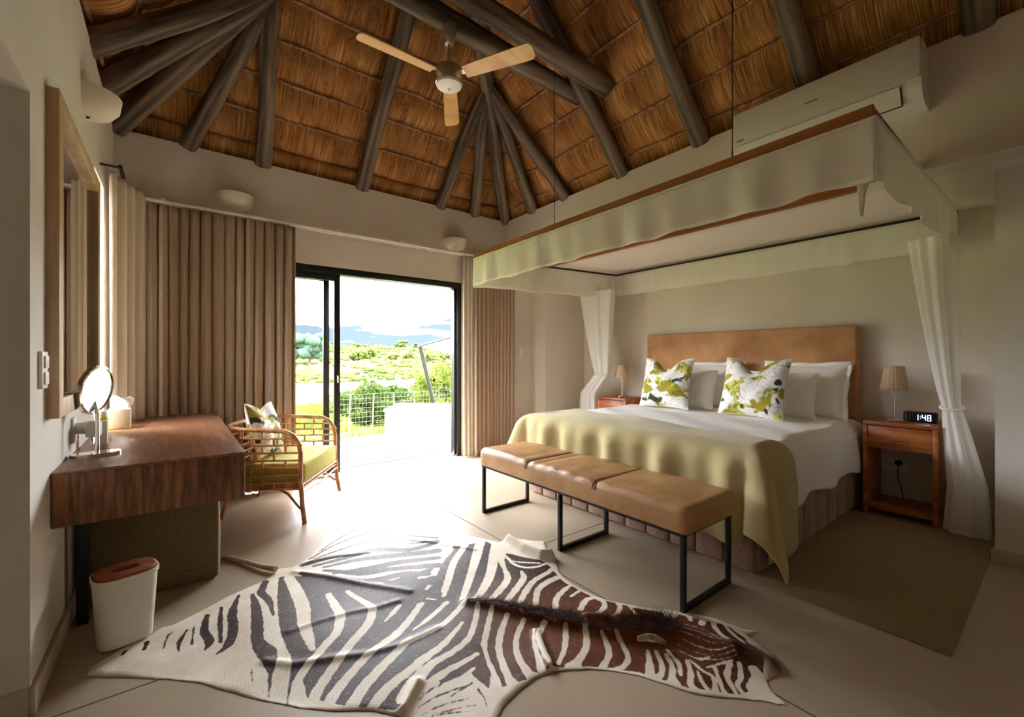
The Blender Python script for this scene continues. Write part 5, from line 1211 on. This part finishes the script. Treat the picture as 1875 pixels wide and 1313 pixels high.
    for u, Y, h in ((652, 330, 5), (668, 345, 6), (703, 350, 5), (735, 300, 8), (762, 350, 6), (795, 340, 5), (548, 300, 7), (612, 340, 5)): tree('hillside_tree', u, Y, h, M_scrub, 'small tree breaking the skyline of the far hillside', 'skyline trees')
    for u, Y, h in ((655, 165, 6), (676, 170, 6.5), (722, 190, 5), (748, 210, 5), (785, 180, 6), (815, 190, 6)): tree('hillside_tree', u, Y, h, M_scrub, 'rounded bushy tree part-way up the far hillside', 'hillside trees')
    # leafy shrubs in the garden
    def shrub(name, c, rx, rz, n, mat, label, ls=.05, stem=True):
        t = thing(name, c, label, 'shrub'); c = np.array(c); b = MB(); r = rgl.normal(size=(n, 3)); r /= np.linalg.norm(r, axis=1)[:, None]; r *= rgl.uniform(.45, 1, (n, 1))**.5
        lump = 1+.22*np.sin(r[:, 0]*6+1)*np.sin(r[:, 1]*5)+.15*np.sin(r[:, 2]*9+r[:, 0]*4)
        p = c+np.array([0, 0, rz*1.02])+r*lump[:, None]*np.array([rx, rx, rz]); a = rgl.normal(size=(n, 3)); a /= np.linalg.norm(a, axis=1)[:, None]; b_ = np.cross(a, rgl.normal(size=(n, 3))); b_ /= np.linalg.norm(b_, axis=1)[:, None]
        s = ls*rgl.uniform(.6, 1.4, (n, 1)); Q = np.stack([p-a*s, p-b_*s*.45, p+a*s, p+b_*s*.45], 1).reshape(-1, 3)-np.array(c)
        Q[:, 2] = np.maximum(Q[:, 2], .03)
        me = bpy.data.meshes.new('foliage'); me.from_pydata(Q.tolist(), [], (np.arange(n*4).reshape(-1, 4)).tolist()); tag(link('foliage', me, mat, t), kind='stuff')
        for q in range(5):
            an = q*1.3; MB().tube([(c[0]+.05*math.cos(an), c[1]+.05*math.sin(an), c[2]-.02), (c[0]+rx*.4*math.cos(an), c[1]+rx*.4*math.sin(an), c[2]+rz*1.1)], [.03, .012], 6).build('stem', M_bark, t, True)
    def at(u, Y): d = ray(u, 600); x = d[0]*Y/d[1]; return (x, Y, gz(x, Y))
    shrub('garden_shrub', at(680, 11.0), .82, .50, 5200, M_leaf1, 'dense dark green shrub on the lawn beyond the deck', .06)
    shrub('garden_shrub', at(728, 13.5), .6, .42, 1800, M_leaf1, 'smaller shrub behind the white parapet near the dense shrub', .05)
    shrub('garden_tree', at(812, 12.0), .85, .74, 5200, M_leaf2, 'bright yellow-green tree under the shade sail', .06)
    shrub('garden_shrub', at(648, 17.0), .8, .45, 1500, M_leaf2, 'loose yellow-green shrub on the slope towards the river', .07)
    shrub('garden_shrub', at(772, 16.0), .6, .6, 1500, M_leaf2, 'upright yellow-green shrub beside the shade sail pole', .06)
    # grass tufts
    CLEAR = [(*at(u, Y)[:2], q) for u, Y, q in ((680, 11., 1.2), (728, 13.5, .9), (812, 12., 1.25), (648, 17., 1.2), (772, 16., .9), (803, 8.3, .5))]
    V = []; F = []
    for _ in range(9000):
        y = rgl.uniform(7.6, 34); x = y*rgl.uniform(.12, .6); z = gz(x, y)
        if abs(y-9.4) < .3 or any((x-a)**2+(y-b)**2 < q*q for a, b, q in CLEAR): continue
        h = rgl.uniform(.08, .4)*(1 if y > 10 else .4); w = .012+.0012*y; dx, dy = rgl.normal(0, .1, 2); n0 = len(V)
        V += [(x-w, y, z), (x+w, y, z), (x+dx, y+dy, z+h)]; F.append([n0, n0+1, n0+2])
    me = bpy.data.meshes.new('tall_grass'); me.from_pydata(V, [], F); tag(link('tall_grass', me, M_leaf2), 'tall yellow-green grass growing on the slope beyond the deck', 'grass', kind='stuff')
    # white sloping parapet at the deck corner
    p = thing('parapet', (3.2, 7.0, -.1), 'white plastered low parapet with sloping coping at the deck edge', 'parapet')
    tops = [(2.70, 6.87, .33), (3.15, 7.35, .36), (5.2, 7.35, .22), (4.3, 6.87, -.03)]
    b = MB(); b.add([(x, y, -.35) for x, y, z in tops]+tops, [[0, 1, 2, 3], [4, 5, 6, 7], [0, 1, 5, 4], [1, 2, 6, 5], [2, 3, 7, 6], [3, 0, 4, 7]]); b.build('wall', M_plaster, p)
    b = MB(); e = .03; c = [(2.66, 6.84, .335), (3.14, 7.38, .365), (5.25, 7.38, .225), (4.35, 6.84, -.025)]; b.add(c+[(x, y, z+.035) for x, y, z in c], [[0, 1, 2, 3], [4, 5, 6, 7], [0, 1, 5, 4], [1, 2, 6, 5], [2, 3, 7, 6], [3, 0, 4, 7]]); b.build('coping', mk('white_coping', srgb(226, 224, 220), None, .8), p)
    # shade sail with leaning pole
    base = on_y(803, 756, 8.3); topp = on_y(769, 633, 8.0)
    s = thing('shade_sail', (base[0], base[1], gz(base[0], 8.3)), 'white shade sail held by a leaning dark steel pole', 'shade sail')
    MB().tube([(base[0]+.05, base[1]+.02, gz(base[0], 8.3)), tuple(topp)], .04, 10).build('pole', M_alu, s, True)
    A = Vector(topp); Bc = Vector((A.x+2.6, A.y-.6, A.z+.75)); Cc = Vector((A.x+2.9, A.y+2.4, A.z-.35)); n = 10; P = np.zeros((n, n, 3))
    for i in range(n):
        for j in range(n):
            f, g = i/(n-1), j/(n-1); q = A.lerp(Bc.lerp(Cc, g), f); P[i, j] = (q.x, q.y, q.z-.12*f*(1-f)*4*g*(1-g))
    npgrid('sail', P, M_sail, s, None, True, thick=.004)
    MB().tube([A, A.lerp(Bc, .5), Bc], .022, 8).build('edge_cable', M_alu, s, True)
    # garden fence of thin posts and wire mesh
    f = thing('wire_fence', (2.6, 7.6, -.5), 'thin wire mesh fence with slim posts beyond the deck', 'fence')
    fx = np.linspace(2.4, 6.4, 9); fy = 9.4
    for x in fx: z = gz(x, fy); MB().tube([(x, fy, z-.05), (x+rgl.normal(0, .02), fy, z+.85)], .016, 6).build('post', M_bark, f, True)
    wm = mk('fence_wire', srgb(120, 122, 118), None, .7)
    for k in range(9):
        zz = .05+.1*k; MB().tube([(x, fy, gz(x, fy)+zz) for x in fx], .0016, 4).build('wire', wm, f)
    b = MB()
    for x in np.arange(2.4, 6.4, .08): b.tube([(x, fy, gz(x, fy)+.03), (x, fy, gz(x, fy)+.85)], .0011, 3, cap=False)
    tag(b.build('mesh_wires', wm, f), kind='stuff')
build_outdoors()
